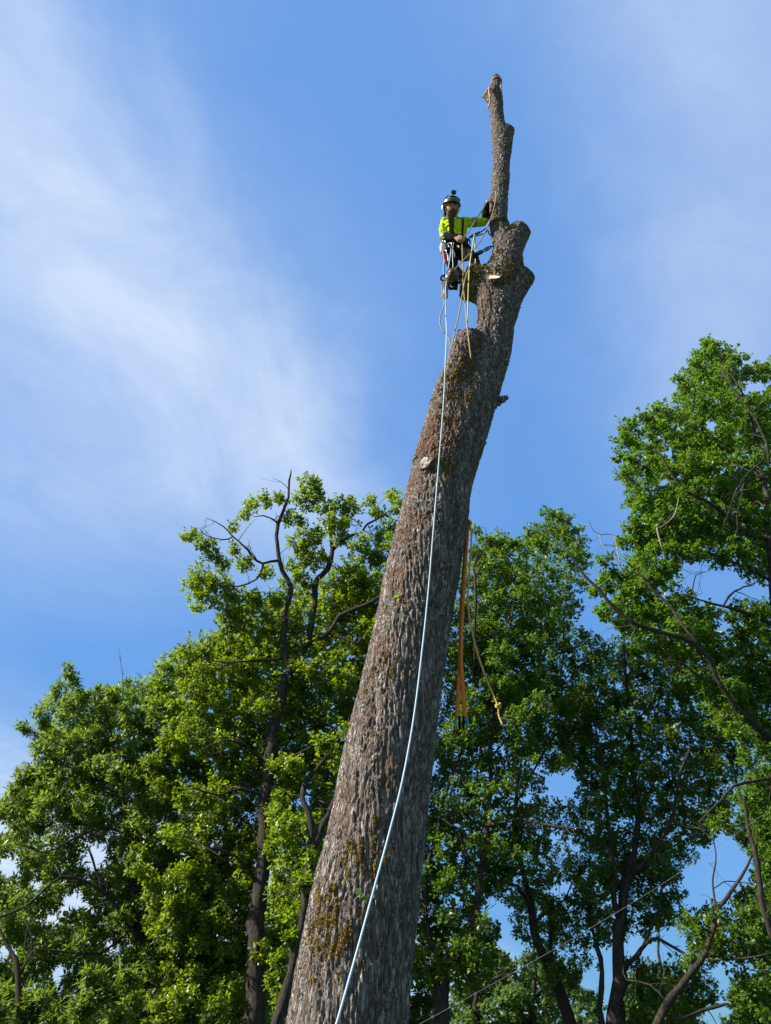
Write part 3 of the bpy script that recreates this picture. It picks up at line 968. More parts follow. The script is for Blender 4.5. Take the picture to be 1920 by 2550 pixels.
# 2: the ash-like tree at the far left
make_tree("ash_tree", "pale green narrow-leaved tree at the left edge of the picture", "tree", 19.5,
    [[(375, 2560, 36), (365, 2450, 30), (356, 2380, 26), (345, 2300, 20), (330, 2200, 16), (318, 2080, 12), (300, 1950, 9), (280, 1830, 6), (260, 1760, 4)],
     [(358, 2390, 18), (378, 2321, 16, .3), (405, 2250, 12, .8), (420, 2150, 9, 1.2)],
     [(350, 2350, 14), (300, 2270, 13, -.4), (262, 2225, 12, -.6), (215, 2195, 10, -.8), (150, 2180, 8, -1.2), (64, 2261, 7, -1.6), (-20, 2290, 6, -2)],
     [(318, 2080, 8), (270, 2055, 8, -.3), (200, 2080, 7, -.8), (110, 2130, 5, -1.3), (40, 2100, 4, -1.6)],
     [(262, 2225, 8, -.6), (235, 2160, 7, -.7), (220, 2110, 6, -.8)],
     [(345, 2300, 9), (250, 2380, 7, -.4), (160, 2370, 6, -1), (60, 2360, 5, -1.5)],
     [(300, 1950, 6), (230, 1900, 5, -.3), (160, 1860, 4, -.7), (80, 1820, 2, -1)],
     [(280, 1830, 4), (220, 1760, 3, -.2), (180, 1690, 2, -.3)],
     [(303, 1740, 2), (305, 1700, 1.5), (307, 1668, 1)], [(358, 1740, 2), (354, 1700, 1.5), (352, 1680, 1)]],
    clumps=[(167, 1664, 14), (176, 1684, 18), (155, 1705, 18), (192, 1702, 14), (140, 1725, 16), (60, 1808, 15), (75, 1818, 16), (88, 1835, 10), (318, 1700, 12), (240, 1718, 18), (275, 1722, 22), (335, 1735, 20), (205, 1738, 22), (60, 1940, 22), (90, 1925, 20), (40, 1965, 18), (15, 2010, 22), (110, 1800, 18), (365, 1745, 20)],
    masses=[([(129, 1742), (202, 1730), (258, 1722), (330, 1720), (400, 1700), (430, 1900), (440, 2100), (330, 2130), (300, 2060), (190, 2060), (90, 2050), (0, 2060), (0, 2010), (50, 1980), (60, 1925), (110, 1895), (99, 1800)], 33, 1.05),
            ([(-60, 2040), (90, 2050), (190, 2080), (300, 2080), (350, 2250), (420, 2400), (400, 2560), (-60, 2560)], 33, .66)],
    gaps=[(240, 2128, 34, 52), (185, 2244, 44, 28), (21, 2150, 36, 40), (0, 2060, 30, 22), (129, 2287, 26, 26), (9, 2373, 24, 36), (146, 2437, 18, 40), (275, 2351, 24, 24), (90, 2200, 24, 18), (330, 2140, 16, 20), (120, 2530, 20, 24)],
    leaf_len=.135, leaf=LEAFASH, mat=LEAF_ASH, seed=5, spread=1.6, npl=14, dens=1.1, back=.55)
make_tree("leaning_tree", "thin dark trunk leaning at the bottom left corner under the pale foliage", "tree", 17.0,
    [[(52, 2560, 20), (47, 2480, 17), (44, 2420, 15), (28, 2370, 12), (8, 2330, 10), (-30, 2280, 8)],
     [(45, 2430, 9), (70, 2390, 7), (80, 2330, 5), (60, 2290, 3)]],
    clumps=[(20, 2480, 30), (90, 2500, 36), (60, 2540, 34), (140, 2540, 36), (200, 2520, 36), (250, 2480, 30), (-10, 2520, 30), (300, 2540, 30), (230, 2430, 26), (320, 2440, 30), (330, 2500, 26)], leaf_len=.135, leaf=LEAFASH, mat=LEAF_ASH, seed=8, npl=14)

# 3: the mossy forked tree half behind the stem
make_tree("forked_tree", "mossy forked trunk half hidden behind the left edge of the bare stem", "tree", 15.0,
    [[(685, 2560, 36), (700, 2520, 34), (728, 2423, 30), (760, 2260, 27), (773, 2138, 26), (781, 2105, 25)],
     [(779, 2112, 19), (777, 2057, 18), (748, 1988, 16), (760, 1943, 14, .1), (793, 1910, 10, .3), (821, 1878, 7, .4), (840, 1830, 5, .5)],
     [(781, 2112, 18), (801, 2053, 17), (825, 2008, 15), (836, 1971, 13), (870, 1900, 10, .5), (900, 1820, 7, 1)],
     [(752, 1975, 6), (790, 1985, 5, .2), (815, 2040, 5, .2)],
     [(768, 2190, 8), (735, 2190, 6, .2), (690, 2230, 4, .5)]],
    clumps=[(690, 2440, 26), (720, 2330, 20), (700, 2390, 22), (750, 2200, 16), (810, 1850, 26), (850, 1900, 24), (735, 1900, 22), (700, 2480, 24)],
    masses=[([(690, 1960), (790, 2060), (770, 2240), (700, 2320), (672, 2100)], 28, .75)], push=1.6, seed=9)

# 4: oak right behind the stem
make_tree("oak_tree", "dark green oak just right of the bare stem, forking low into two leaders", "tree", 18.0,
    [[(1096, 2560, 46), (1100, 2500, 42), (1104, 2440, 40), (1106, 2405, 40)],
     [(1104, 2412, 24), (1066, 2346, 21), (1055, 2247, 17), (1061, 2159, 15), (1094, 2059, 14), (1110, 1971, 12), (1143, 1888, 10), (1165, 1800, 8), (1180, 1690, 6), (1170, 1590, 5), (1195, 1510, 4)],
     [(1108, 2412, 28), (1155, 2357, 24), (1182, 2275, 20), (1199, 2164, 18), (1210, 2065, 16), (1221, 1971, 14), (1221, 1888, 12), (1228, 1790, 10), (1240, 1680, 8), (1270, 1560, 6), (1290, 1450, 4)],
     [(1210, 2055, 10), (1276, 2042, 9, -.3), (1331, 2048, 8, -.6), (1387, 2059, 6, -.9), (1469, 2065, 4, -1.2)],
     [(1199, 2164, 8), (1160, 2130, 6, -.4), (1140, 2060, 5, -.8)],
     [(1221, 1888, 7), (1270, 1830, 6, .4), (1330, 1760, 4, .8)],
     [(1180, 1690, 5), (1185, 1500, 8, -1), (1183, 1450, 7, -1), (1178, 1420, 6, -1), (1186, 1385, 5, -1), (1205, 1368, 3, -1)],
     [(1183, 1446, 5, -1), (1196, 1412, 5, -1), (1207, 1398, 4, -1), (1206, 1375, 3, -1), (1213, 1340, 2, -1), (1208, 1312, 1.5, -1)]],
    clumps=[(1183, 1322, 15), (1195, 1338, 12), (1225, 1350, 22), (1245, 1352, 24), (1275, 1350, 24), (1300, 1362, 22), (1185, 1378, 20)],
    masses=[([(1179, 1372), (1225, 1350), (1300, 1350), (1320, 1420), (1340, 1600), (1350, 1850), (1150, 1850), (1110, 1800), (1120, 1700), (1150, 1500)], 35, 1.05),
            ([(1010, 1440), (1150, 1450), (1120, 1800), (1060, 2200), (1035, 2560), (880, 2560), (960, 1900)], 40, .45),
            ([(1110, 1820), (1340, 1840), (1330, 2000), (1270, 2150), (1240, 2380), (1160, 2480), (1060, 2560), (1030, 2560), (1050, 2200), (1080, 2000)], 33, .62)],
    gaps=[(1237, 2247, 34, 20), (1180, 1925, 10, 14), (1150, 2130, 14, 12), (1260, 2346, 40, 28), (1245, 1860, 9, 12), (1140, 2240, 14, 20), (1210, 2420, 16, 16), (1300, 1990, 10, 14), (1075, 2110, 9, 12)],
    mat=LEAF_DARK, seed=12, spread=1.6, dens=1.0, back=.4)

# 5: the leaning pale trunk
make_tree("oak_tree", "grey trunk leaning left at the bottom, between the forked oak and the twin-stemmed oak", "tree", 20.0,
    [[(1424, 2560, 37), (1381, 2440, 33), (1342, 2357, 28), (1326, 2302, 23), (1315, 2219, 18), (1293, 2137, 14), (1282, 2054, 12), (1285, 1980, 9), (1300, 1880, 7), (1330, 1760, 6), (1345, 1620, 5), (1350, 1450, 4), (1365, 1330, 3)],
     [(1313, 2240, 10), (1290, 2205, 8, -.3), (1237, 2192, 6, -.6), (1200, 2220, 4, -.8)],
     [(1326, 2300, 9), (1380, 2260, 7, -.3), (1410, 2240, 5, -.6), (1440, 2170, 3, -.8)],
     [(1285, 2000, 7), (1340, 1900, 6, .4), (1380, 1800, 5, .6), (1400, 1650, 4, .8), (1410, 1480, 3, .8)],
     [(1378, 2440, 8), (1368, 2350, 12, .2), (1372, 2300, 6, .2)]],
    clumps=[(1361, 1280, 22), (1391, 1285, 22), (1414, 1296, 20), (1440, 1318, 18), (1375, 1315, 26), (1330, 1325, 22), (1345, 1350, 26), (1405, 1330, 26), (1445, 1350, 22), (1452, 1380, 20), (1455, 1405, 16), (1425, 1375, 24)],
    masses=[([(1330, 1330), (1400, 1310), (1450, 1380), (1440, 1430), (1430, 1520), (1420, 1640), (1470, 1800), (1440, 1900), (1340, 1900), (1310, 1700), (1320, 1500)], 34, 1.0),
            ([(1300, 2000), (1380, 1990), (1420, 2120), (1440, 2260), (1470, 2380), (1440, 2460), (1380, 2460), (1280, 2300), (1250, 2150)], 32, .55)],
    gaps=[(1409, 1954, 46, 32), (1381, 2081, 20, 22), (1398, 2219, 36, 18), (1398, 2374, 24, 18), (1325, 1905, 12, 12), (1350, 2140, 14, 12), (1469, 2440, 34, 44), (1440, 1550, 8, 10)],
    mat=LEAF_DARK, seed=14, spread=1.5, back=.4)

# 6: twin-stemmed oak
make_tree("oak_tree", "upright twin-stemmed oak right of the leaning grey trunk at the bottom", "tree", 19.0,
    [[(1528, 2560, 52), (1532, 2480, 46), (1538, 2390, 40), (1541, 2302, 32), (1558, 2192, 23), (1585, 2081, 17), (1594, 2015, 15), (1574, 1916, 13), (1569, 1805, 11), (1560, 1700, 9), (1553, 1600, 6), (1550, 1520, 4)],
     [(1500, 2560, 20), (1499, 2460, 17), (1497, 2385, 15), (1480, 2330, 11, .3), (1465, 2260, 8, .6), (1470, 2180, 6, .8)],
     [(1541, 2290, 18), (1528, 2247, 16, -.2), (1519, 2081, 12, -.3), (1508, 1971, 10, -.4), (1500, 1880, 7, -.4), (1480, 1780, 5, -.4)],
     [(1560, 2195, 15), (1585, 2170, 14, -.2), (1635, 2114, 12, -.5), (1679, 2026, 10, -.7), (1690, 1943, 8, -.9), (1720, 1860, 5, -1)],
     [(1545, 2420, 15), (1570, 2395, 14, -.3), (1596, 2363, 13, -.5), (1635, 2330, 10, -.7), (1718, 2385, 8, -1), (1780, 2380, 5, -1.2)],
     [(1600, 2360, 9, -.5), (1640, 2270, 8, -.6), (1652, 2180, 6, -.7), (1660, 2100, 4, -.7)],
     [(1590, 2040, 8), (1560, 1990, 6, .3), (1480, 1940, 5, .6), (1420, 1890, 4, .8), (1385, 1830, 3, 1)],
     [(1574, 1916, 7), (1640, 1860, 6, .2), (1700, 1800, 4, .4)],
     [(1569, 1805, 6), (1620, 1760, 5, .2), (1650, 1700, 3, .3)]],
    masses=[([(1450, 1560), (1540, 1600), (1680, 1600), (1790, 1720), (1860, 1880), (1780, 2050), (1700, 2160), (1660, 2300), (1610, 2340), (1560, 2180), (1480, 2160), (1430, 2050), (1450, 1900), (1400, 1880), (1400, 1760)], 33, .84),
            ([(1430, 2130), (1540, 2180), (1560, 2300), (1500, 2340), (1440, 2260)], 32, .7),
            ([(1580, 2400), (1720, 2400), (1780, 2480), (1720, 2560), (1560, 2560)], 32, .6)],
    gaps=[(1409, 1954, 46, 32), (1751, 2214, 48, 44), (1580, 2346, 26, 30), (1398, 2219, 36, 18), (1470, 2440, 36, 50), (1552, 2523, 12, 30), (1480, 2050, 10, 10), (1630, 1990, 9, 10), (1440, 1700, 12, 10), (1525, 1830, 8, 8), (1660, 2210, 16, 16), (1590, 2120, 10, 12)],
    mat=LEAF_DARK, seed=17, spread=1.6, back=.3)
# moss beard hanging on it
# 7: leaning limb tree at bottom right
make_tree("oak_tree", "dark oak at the bottom right whose thick limb sweeps up to the right", "tree", 17.0,
    [[(1630, 2560, 32), (1663, 2490, 29), (1718, 2424, 27), (1762, 2368, 23), (1781, 2302, 17), (1784, 2263, 14), (1828, 2208, 12), (1861, 2159, 10), (1890, 2100, 7), (1915, 2040, 5)],
     [(1784, 2270, 9), (1776, 2214, 8), (1778, 2170, 7), (1784, 2125, 6), (1775, 2070, 3)],
     [(1778, 2212, 5), (1800, 2195, 5), (1830, 2195, 4), (1870, 2200, 3)],
     [(1668, 2540, 17), (1700, 2535, 16), (1762, 2512, 14), (1812, 2495, 11), (1850, 2530, 8), (1900, 2550, 5)],
     [(1762, 2368, 9), (1800, 2390, 8, -.3), (1860, 2385, 6, -.6), (1930, 2370, 4, -1)],
     [(1660, 2495, 8), (1620, 2450, 7, .3), (1560, 2440, 5, .6)]],
    masses=[([(1850, 2230), (1960, 2150), (1960, 2560), (1830, 2560), (1820, 2480), (1850, 2400), (1820, 2330)], 34, .75),
            ([(1700, 2270), (1780, 2260), (1820, 2330), (1780, 2400), (1700, 2380)], 30, .55),
            ([(1780, 2040), (1900, 2020), (1900, 2110), (1800, 2080)], 30, .6)],
    gaps=[(1790, 2446, 56, 46), (1800, 2523, 40, 20), (1872, 2413, 24, 28), (1751, 2214, 46, 42), (1817, 2103, 30, 26)],
    mat=LEAF_DARK, seed=21, spread=1.3, wscale=.62)

# 8: the big oak reaching in from the right edge
make_tree("oak_tree", "tallest oak leaning in from the right edge, its long limb crossing toward the bare stem", "tree", 16.0,
    [[(2060, 2560, 70), (2030, 2300, 56), (1990, 2050, 44), (1960, 1900, 38), (1945, 1750, 32), (1935, 1600, 26), (1925, 1450, 22), (1915, 1330, 18), (1905, 1200, 13), (1880, 1080, 9), (1850, 980, 6), (1800, 900, 4), (1770, 860, 3)],
     [(1962, 1890, 26), (1930, 1850, 24, -.2), (1882, 1808, 20, -.4), (1834, 1769, 18, -.6), (1808, 1727, 16, -.8), (1779, 1684, 16, -.9), (1769, 1639, 15, -1), (1720, 1598, 14, -1.1), (1675, 1584, 14, -1.2), (1633, 1571, 14, -1.3), (1581, 1555, 12, -1.4), (1542, 1529, 12, -1.4), (1516, 1500, 9, -1.5), (1461, 1441, 8, -1.6), (1438, 1412, 6, -1.6), (1405, 1360, 4, -1.6)],
     [(1785, 1704, 9, -.9), (1737, 1684, 8, -1), (1698, 1652, 8, -1.1), (1665, 1645, 5, -1.2)],
     [(1740, 1606, 10, -1), (1700, 1560, 9, -.9), (1672, 1509, 8, -.9), (1633, 1477, 8, -.9), (1604, 1444, 8, -.9), (1581, 1412, 5, -.9), (1560, 1400, 3, -.9)],
     [(1562, 1418, 4.5, -.9), (1545, 1415, 4.5, -.9), (1540, 1385, 4, -.9), (1532, 1337, 3.6, -.9), (1521, 1330, 3.4, -.9), (1489, 1328, 3.2, -.9), (1495, 1352, 2.6, -.9), (1518, 1380, 2, -.9)],
     [(1935, 1560, 14), (1895, 1540, 12, -.2), (1860, 1529, 11, -.4), (1801, 1509, 9, -.6), (1740, 1493, 6, -.8), (1700, 1480, 4, -1)],
     [(1801, 1509, 7, -.6), (1830, 1470, 6, -.6), (1850, 1460, 5, -.6), (1880, 1452, 4, -.6)],
     [(1920, 1345, 15), (1875, 1338, 13, -.2), (1849, 1319, 12, -.3), (1779, 1261, 10, -.5), (1703, 1219, 8, -.7), (1665, 1170, 6, -.8), (1640, 1120, 4, -.9)],
     [(1915, 1160, 6, -1), (1910, 1103, 6, -1), (1879, 1038, 6, -1), (1849, 1000, 5, -1), (1806, 942, 4, -1), (1790, 900, 3, -1)],
     [(1910, 1105, 5, -1), (1902, 1146, 5, -1), (1852, 1188, 5, -1.1), (1845, 1242, 5, -1.1), (1833, 1280, 4, -1.1), (1837, 1320, 3, -1.1)],
     [(1852, 1188, 4, -1.1), (1826, 1240, 3, -1.1), (1800, 1310, 3, -1.1)],
     [(1650, 1370, 3, -1), (1636, 1318, 6, -1), (1637, 1314, 5, -1)],
     [(1640, 1316, 3, -1), (1665, 1300, 3.5, -1), (1682, 1280, 4, -1), (1690, 1240, 2, -1)],
     [(1945, 1780, 12), (1900, 1640, 10, .4), (1840, 1630, 8, .6), (1780, 1625, 5, .8)],
     [(1990, 1960, 14), (1920, 1932, 11, -.6), (1828, 1954, 9, -1), (1773, 2015, 7, -1.2), (1740, 2050, 4, -1.3)],
     [(2010, 2420, 22), (1917, 2324, 20, -.4), (1895, 2247, 18, -.5), (1878, 2109, 14, -.6), (1861, 2059, 10, -.6), (1850, 1980, 6, -.6)],
     [(1740, 1500, 5, -.8), (1722, 1470, 4, -.8), (1731, 1430, 4, -.8), (1760, 1424, 2, -.8)],
     [(1925, 1450, 8), (1830, 1400, 7, .4), (1740, 1370, 5, .8), (1660, 1350, 4, 1)],
     [(1905, 1200, 7), (1840, 1130, 6, .3), (1760, 1080, 4, .5), (1680, 1040, 3, .7)]],
    barewood=(4, 11, 12),
    clumps=[(1760, 850, 18), (1772, 868, 18), (1790, 862, 16), (1760, 885, 22), (1800, 890, 24), (1735, 905, 20), (1750, 930, 24), (1690, 945, 18), (1705, 960, 20), (1640, 1018, 22), (1605, 1040, 24), (1570, 1060, 22), (1560, 1095, 22), (1548, 1130, 20),
            (1575, 1140, 24), (1560, 1185, 22), (1580, 1205, 20), (1575, 1245, 20), (1600, 1260, 24), (1572, 1310, 22), (1560, 1345, 20), (1590, 1340, 26), (1620, 1310, 26), (1545, 1350, 12), (1505, 1400, 20), (1520, 1425, 22), (1550, 1440, 24), (1500, 1440, 14),
            (1580, 1470, 28), (1620, 1440, 28), (1560, 1480, 22), (1610, 1500, 24), (1660, 1420, 26), (1480, 1470, 18), (1500, 1520, 22), (1550, 1560, 20), (1600, 1530, 20), (1830, 900, 22), (1900, 920, 24), (1870, 925, 20)],
    masses=[([(1756, 860), (1830, 900), (1880, 925), (1980, 910), (1980, 1450), (1880, 1430), (1800, 1380), (1720, 1390), (1640, 1390), (1580, 1330), (1600, 1260), (1580, 1190), (1560, 1140), (1570, 1060), (1640, 1020), (1700, 1020), (1720, 940)], 35, 1.0),
            ([(1590, 1390), (1690, 1400), (1700, 1470), (1790, 1520), (1900, 1500), (1980, 1480), (1980, 1960), (1900, 1960), (1830, 1860), (1780, 1760), (1720, 1700), (1680, 1620), (1600, 1600), (1540, 1560), (1500, 1480)], 32, .9),
            ([(1830, 1950), (1980, 1930), (1980, 2200), (1900, 2180), (1870, 2080)], 34, .8)],
    gaps=[(1712, 1415, 30, 20), (1755, 1432, 26, 18), (1849, 1468, 36, 20), (1806, 1560, 18, 24), (1890, 965, 26, 16), (1860, 975, 16, 14), (1605, 1096, 14, 12), (1660, 1130, 26, 12), (1770, 1060, 18, 16), (1690, 1190, 14, 12), (1650, 1200, 16, 18), (1640, 1560, 12, 12), (1650, 1490, 12, 16), (1800, 1170, 12, 16), (1840, 1165, 10, 12), (1600, 1490, 9, 12), (1660, 1660, 12, 10)],
    seed=25, spread=1.5, mat=LEAF_MID)

# 9: lighter trees further off, between the trunks
for kk, (bx, lab, poly) in enumerate([
        (1190, "pale green tree far behind the forked oak", [(1130, 2400), (1240, 2380), (1290, 2440), (1300, 2560), (1130, 2560)]),
        (1330, "pale green tree far behind the leaning grey trunk", [(1260, 2400), (1350, 2390), (1440, 2420), (1480, 2500), (1470, 2560), (1250, 2560)]),
        (830, "distant tree seen low at the left edge of the bare stem", [(640, 2300), (720, 2250), (760, 2300), (700, 2560), (560, 2560)]),
        (1640, "distant tree low behind the twin-stemmed oak", [(1560, 2440), (1640, 2400), (1720, 2470), (1740, 2560), (1560, 2560)])]):
    make_tree("distant_tree", lab, "tree", 30.0 + kk,
        [[(bx, 2570, 20), (bx - 8, 2500, 17), (bx + 6, 2430, 12), (bx - 2, 2370, 8), (bx + 4, 2300, 4)], [(bx, 2480, 9), (bx + 40, 2440, 6), (bx + 70, 2420, 4)], [(bx, 2500, 8), (bx - 40, 2450, 6), (bx - 60, 2430, 3)]],
        masses=[(poly, 32, .7)], gaps=[(1260, 2346, 40, 28), (1469, 2440, 40, 40)], mat=LEAF_PALE, seed=40 + kk, spread=1.5, leaf_len=.15, leaf=LEAF2, group="distant trees", back=.4)
# ------------------------------------------------------------------ the climber
def arr(*rows):
    return np.array(rows, float)


def ellipsoid(c, ax, n=20, m=14, fn=None):
    """closed surface; ax = three half-axis vectors"""
    V, F = [], []
    for i in range(m + 1):
        th = math.pi * i / m
        for j in range(n):
            ph = 2 * math.pi * j / n
            u = np.array([math.sin(th) * math.cos(ph), math.sin(th) * math.sin(ph), math.cos(th)])
            if fn is not None: u = fn(u)
            V.append(c + u[0] * ax[0] + u[1] * ax[1] + u[2] * ax[2])
    for i in range(m):
        for j in range(n):
            a, b = i * n + j, i * n + (j + 1) % n
            F.append((a, a + n, b + n, b))
    return np.array(V), F


def capsule(C, R, sides=14, n=4):
    """tube with rounded ends along resampled control points"""
    rows = np.hstack([np.asarray(C, float), np.asarray(R, float)[:, None]])
    S = catmull(rows, n)
    C, R = S[:, :3], np.maximum(S[:, 3], .001)
    t0 = C[0] - C[1]; t0 /= np.linalg.norm(t0); t1 = C[-1] - C[-2]; t1 /= np.linalg.norm(t1)
    C = np.vstack([C[0] + t0 * R[0] * .95, C[0] + t0 * R[0] * .6, C, C[-1] + t1 * R[-1] * .6, C[-1] + t1 * R[-1] * .95])
    R = np.concatenate([[R[0] * .25, R[0] * .8], R, [R[-1] * .8, R[-1] * .25]])
    V, F, lo, hi = tube_arrays(C, R, sides, True)
    return V, F.tolist() + lo.tolist() + hi.tolist()


def loft(rings):
    """rings of (centre, axis a, axis b) ellipses, closed"""
    n = 28; V, F = [], []
    for c, a, b in rings:
        for j in range(n):
            p = 2 * math.pi * j / n
            V.append(c + a * math.cos(p) + b * math.sin(p))
    for i in range(len(rings) - 1):
        for j in range(n):
            F.append((i * n + j, i * n + (j + 1) % n, (i + 1) * n + (j + 1) % n, (i + 1) * n + j))
    k = len(V); V += [rings[0][0], rings[-1][0]]
    for j in range(n):
        F.append((k, (j + 1) % n, j)); F.append((k + 1, (len(rings) - 1) * n + j, (len(rings) - 1) * n + (j + 1) % n))
    return np.array(V), F


def pieces_mesh(name, pieces, flat=False):
    Vs, Fs, off = [], [], 0
    for V, F in pieces:
        Vs.append(np.asarray(V)); Fs += [tuple(i + off for i in f) for f in F]; off += len(V)
    me = bpy.data.meshes.new(name)
    me.from_pydata(np.vstack(Vs).tolist(), [], Fs)
    me.update()
    return me


def union_mesh(name, pieces, voxel, smooth=3, wrinkle=0.0, wscale=.05):
    me = pieces_mesh("tmp", pieces)
    bmx = bmesh.new(); bmx.from_mesh(me); bmesh.ops.recalc_face_normals(bmx, faces=bmx.faces); bmx.to_mesh(me); bmx.free()
    o = bpy.data.objects.new("tmp", me); COL.objects.link(o)
    md = o.modifiers.new("r", 'REMESH'); md.mode = 'VOXEL'; md.voxel_size = voxel
    if smooth:
        ms = o.modifiers.new("s", 'SMOOTH'); ms.iterations = smooth; ms.factor = .5
    e = o.evaluated_get(bpy.context.evaluated_depsgraph_get())
    out = bpy.data.meshes.new_from_object(e)
    bpy.data.objects.remove(o)
    out.name = name
    if wrinkle:
        n = len(out.vertices)
        V = np.empty(n * 3); out.vertices.foreach_get('co', V); V = V.reshape(-1, 3)
        N = np.empty(n * 3); out.vertices.foreach_get('normal', N); N = N.reshape(-1, 3)
        w = np.abs(fbm(V / wscale * np.array([1, 1, 1.7]), 77, 2) - .5) * 2
        V = V + N * ((w - .35) * wrinkle)[:, None]
        out.vertices.foreach_set('co', V.astype(np.float32).ravel()); out.update()
    return out


def unit(v):
    v = np.asarray(v, float)
    return v / np.linalg.norm(v)


M_SKIN = simple("skin", (.42, .22, .15), .55, 0, .12, 40)
M_HIVIS = simple("hi_vis_shirt", (.40, .56, .010), .8, 0, .15, 14, .004, .1)
M_BLACK = simple("black_fabric", (.009, .009, .011), .95, 0, .3, 40, .002, .05)
M_TROU = simple("dark_trousers", (.012, .012, .013), .95, 0, .35, 20, .002, .05)
M_BOOT = simple("boot_leather", (.035, .028, .022), .6, 0, .35, 30)
M_HELM = simple("helmet_shell", (.055, .060, .066), .32, 0, .2, 18, 0, .5)
M_GREEN = simple("green_trim", (.10, .38, .05), .4, 0, .1, 20)
M_WHITE = simple("white_plastic", (.70, .72, .72), .45, 0, .1, 20)
M_BEARD = simple("brown_beard", (.105, .050, .026), .8, 0, .45, 90, .004)
M_STEEL = simple("steel", (.55, .56, .58), .3, .9, .15, 30)
M_DSTEEL = simple("dark_steel", (.05, .055, .07), .4, .6, .25, 30)
M_RED = simple("red_webbing", (.45, .06, .03), .7, 0, .15, 40)
M_BLUE = simple("blue_webbing", (.03, .22, .55), .6, 0, .15, 40)
M_GREY = simple("grey_plastic", (.20, .205, .20), .5, 0, .2, 20)
M_SAW = simple("saw_housing", (.055, .052, .045), .5, 0, .35, 14)
M_LENS = simple("lens_glass", (.01, .01, .015), .1, 0, .1, 20, 0, .6)

BY = 6.62
pel = at(1133, 620, BY); wai = at(1132, 603, BY - .02); che = at(1131, 569, BY - .06); nek = at(1130, 549, BY - .10)
shR = at(1105, 553, BY - .08); shL = at(1156, 555, BY - .06)
elR = at(1105, 588, BY - .10); wrR = at(1134, 593, BY - .225); knR = at(1151, 593, BY - .255)
elL = at(1206, 552, BY - .10); wrL = at(1213, 507, BY - .24); knL = at(1223, 487, BY - .24)
hipR = at(1121, 624, BY); hipL = at(1145, 624, BY - .02)
knL_ = at(1178, 640, BY - .20); anL = at(1188, 664, BY - .17)            # his left leg, boot on the stub
knR_ = at(1128, 664, BY - .10); anR = at(1149, 690, BY - .02)            # his right leg, boot against the stub
side = unit(shL - shR); spine = unit(nek - pel); front = unit(np.cross(side, spine))
if front[1] > 0: front = -front

climber = empty("person", pel)
tag(climber, "bearded climber in yellow-green shirt and dark helmet, roped high on the bare stem", "person")

# head
HC = at(1124, 518, BY - .20)
hf = unit(np.array([.10, -math.cos(math.radians(38)), -math.sin(math.radians(38))]))
hr = unit(np.cross(hf, [0, 0, 1])); hu = unit(np.cross(hr, hf))


def Hd(x, y, z):
    return HC + hr * x + hf * y + hu * z


def headshape(u):
    x, y, z = u                              # x right, y forward, z up
    w = 1.0 - .20 * max(0, -z) ** 1.3
    yy = y
    if y > 0:
        yy += .16 * math.exp(-((x / .16) ** 2 + ((z + .12) / .20) ** 2))          # nose
        yy -= .07 * math.exp(-(((abs(x) - .36) / .16) ** 2 + ((z - .10) / .13) ** 2))   # eye sockets
        yy += .05 * math.exp(-((x / .5) ** 2 + ((z - .30) / .12) ** 2))           # brow
        yy += .06 * math.exp(-((x / .3) ** 2 + ((z + .62) / .2) ** 2))            # chin
    return np.array([x * w, yy, z])


def hand(wr, kn, grip, thumb_side=1):
    d = unit(kn - wr); a = unit(grip - d * (grip @ d)); n = unit(np.cross(a, d))
    if n @ (EYE - wr) > 0: n = -n            # palms turned away from the viewer, on the rope
    out = [capsule([wr, wr + d * .04 + a * s * .018, wr + d * .085 + a * s * .030], [.024, .019, .014], 10, 2) for s in (-1, 0, 1)]
    for j, ln in enumerate((.85, 1.0, .95, .75)):
        k = wr + d * .088 + a * (j - 1.5) * .021
        out.append(capsule([k, k + (d * .030 + n * .012) * ln, k + (d * .030 + n * .040) * ln, k + (d * .006 + n * .050) * ln], [.0105, .010, .0095, .0085], 8, 2))
    t = wr + d * .03 + a * .026 * thumb_side
    out.append(capsule([t, t + d * .028 + a * .022 * thumb_side + n * .016, t + d * .058 + a * .012 * thumb_side + n * .036, t + d * .076 + n * .044 - a * .004 * thumb_side], [.014, .012, .0105, .009], 8, 2))
    return out


rope_dir_hi = unit(at(1163, 584, 6.46) - at(1222, 487, 6.40))
body_pieces = [ellipsoid(HC, (hr * .078, hf * .098, hu * .118), 40, 32, headshape),
               capsule([nek - spine * .04, (nek + HC) / 2, HC - hf * .02], [.062, .058, .06], 14),
               loft([(pel - spine * .05, side * .13, front * .10), (wai, side * .125, front * .095), (che, side * .155, front * .11), (nek - spine * .03, side * .11, front * .075)]),
               capsule([shR, elR, wrR], [.048, .039, .027]), capsule([shL, elL, wrL], [.048, .039, .027]),
               capsule([hipR, knR_, anR], [.075, .052, .038]), capsule([hipL, knL_, anL], [.075, .052, .038])]
body_pieces += hand(wrR, knR, unit(rope_dir_hi), 1) + hand(wrL, knL, unit(rope_dir_hi), -1)
for s in (-1, 1):
    body_pieces.append(ellipsoid(Hd(s * .078, -.01, -.005), (hr * .008, hf * .018, hu * .030), 10, 8))      # ears
link("body", union_mesh("body", body_pieces, .0065, 1), M_SKIN, climber)
for s in (-1, 1):
    V, F = ellipsoid(Hd(s * .030, .088, .018), (hr * .012, hf * .006, hu * .007), 12, 8)
    link("eye", pieces_mesh("eye", [(V, F)]), M_LENS, climber)
    V, F = ellipsoid(Hd(s * .030, .097, .034), (hr * .020, hf * .005, hu * .005), 12, 8)
    link("eyebrow", pieces_mesh("eyebrow", [(V, F)]), M_BEARD, climber)
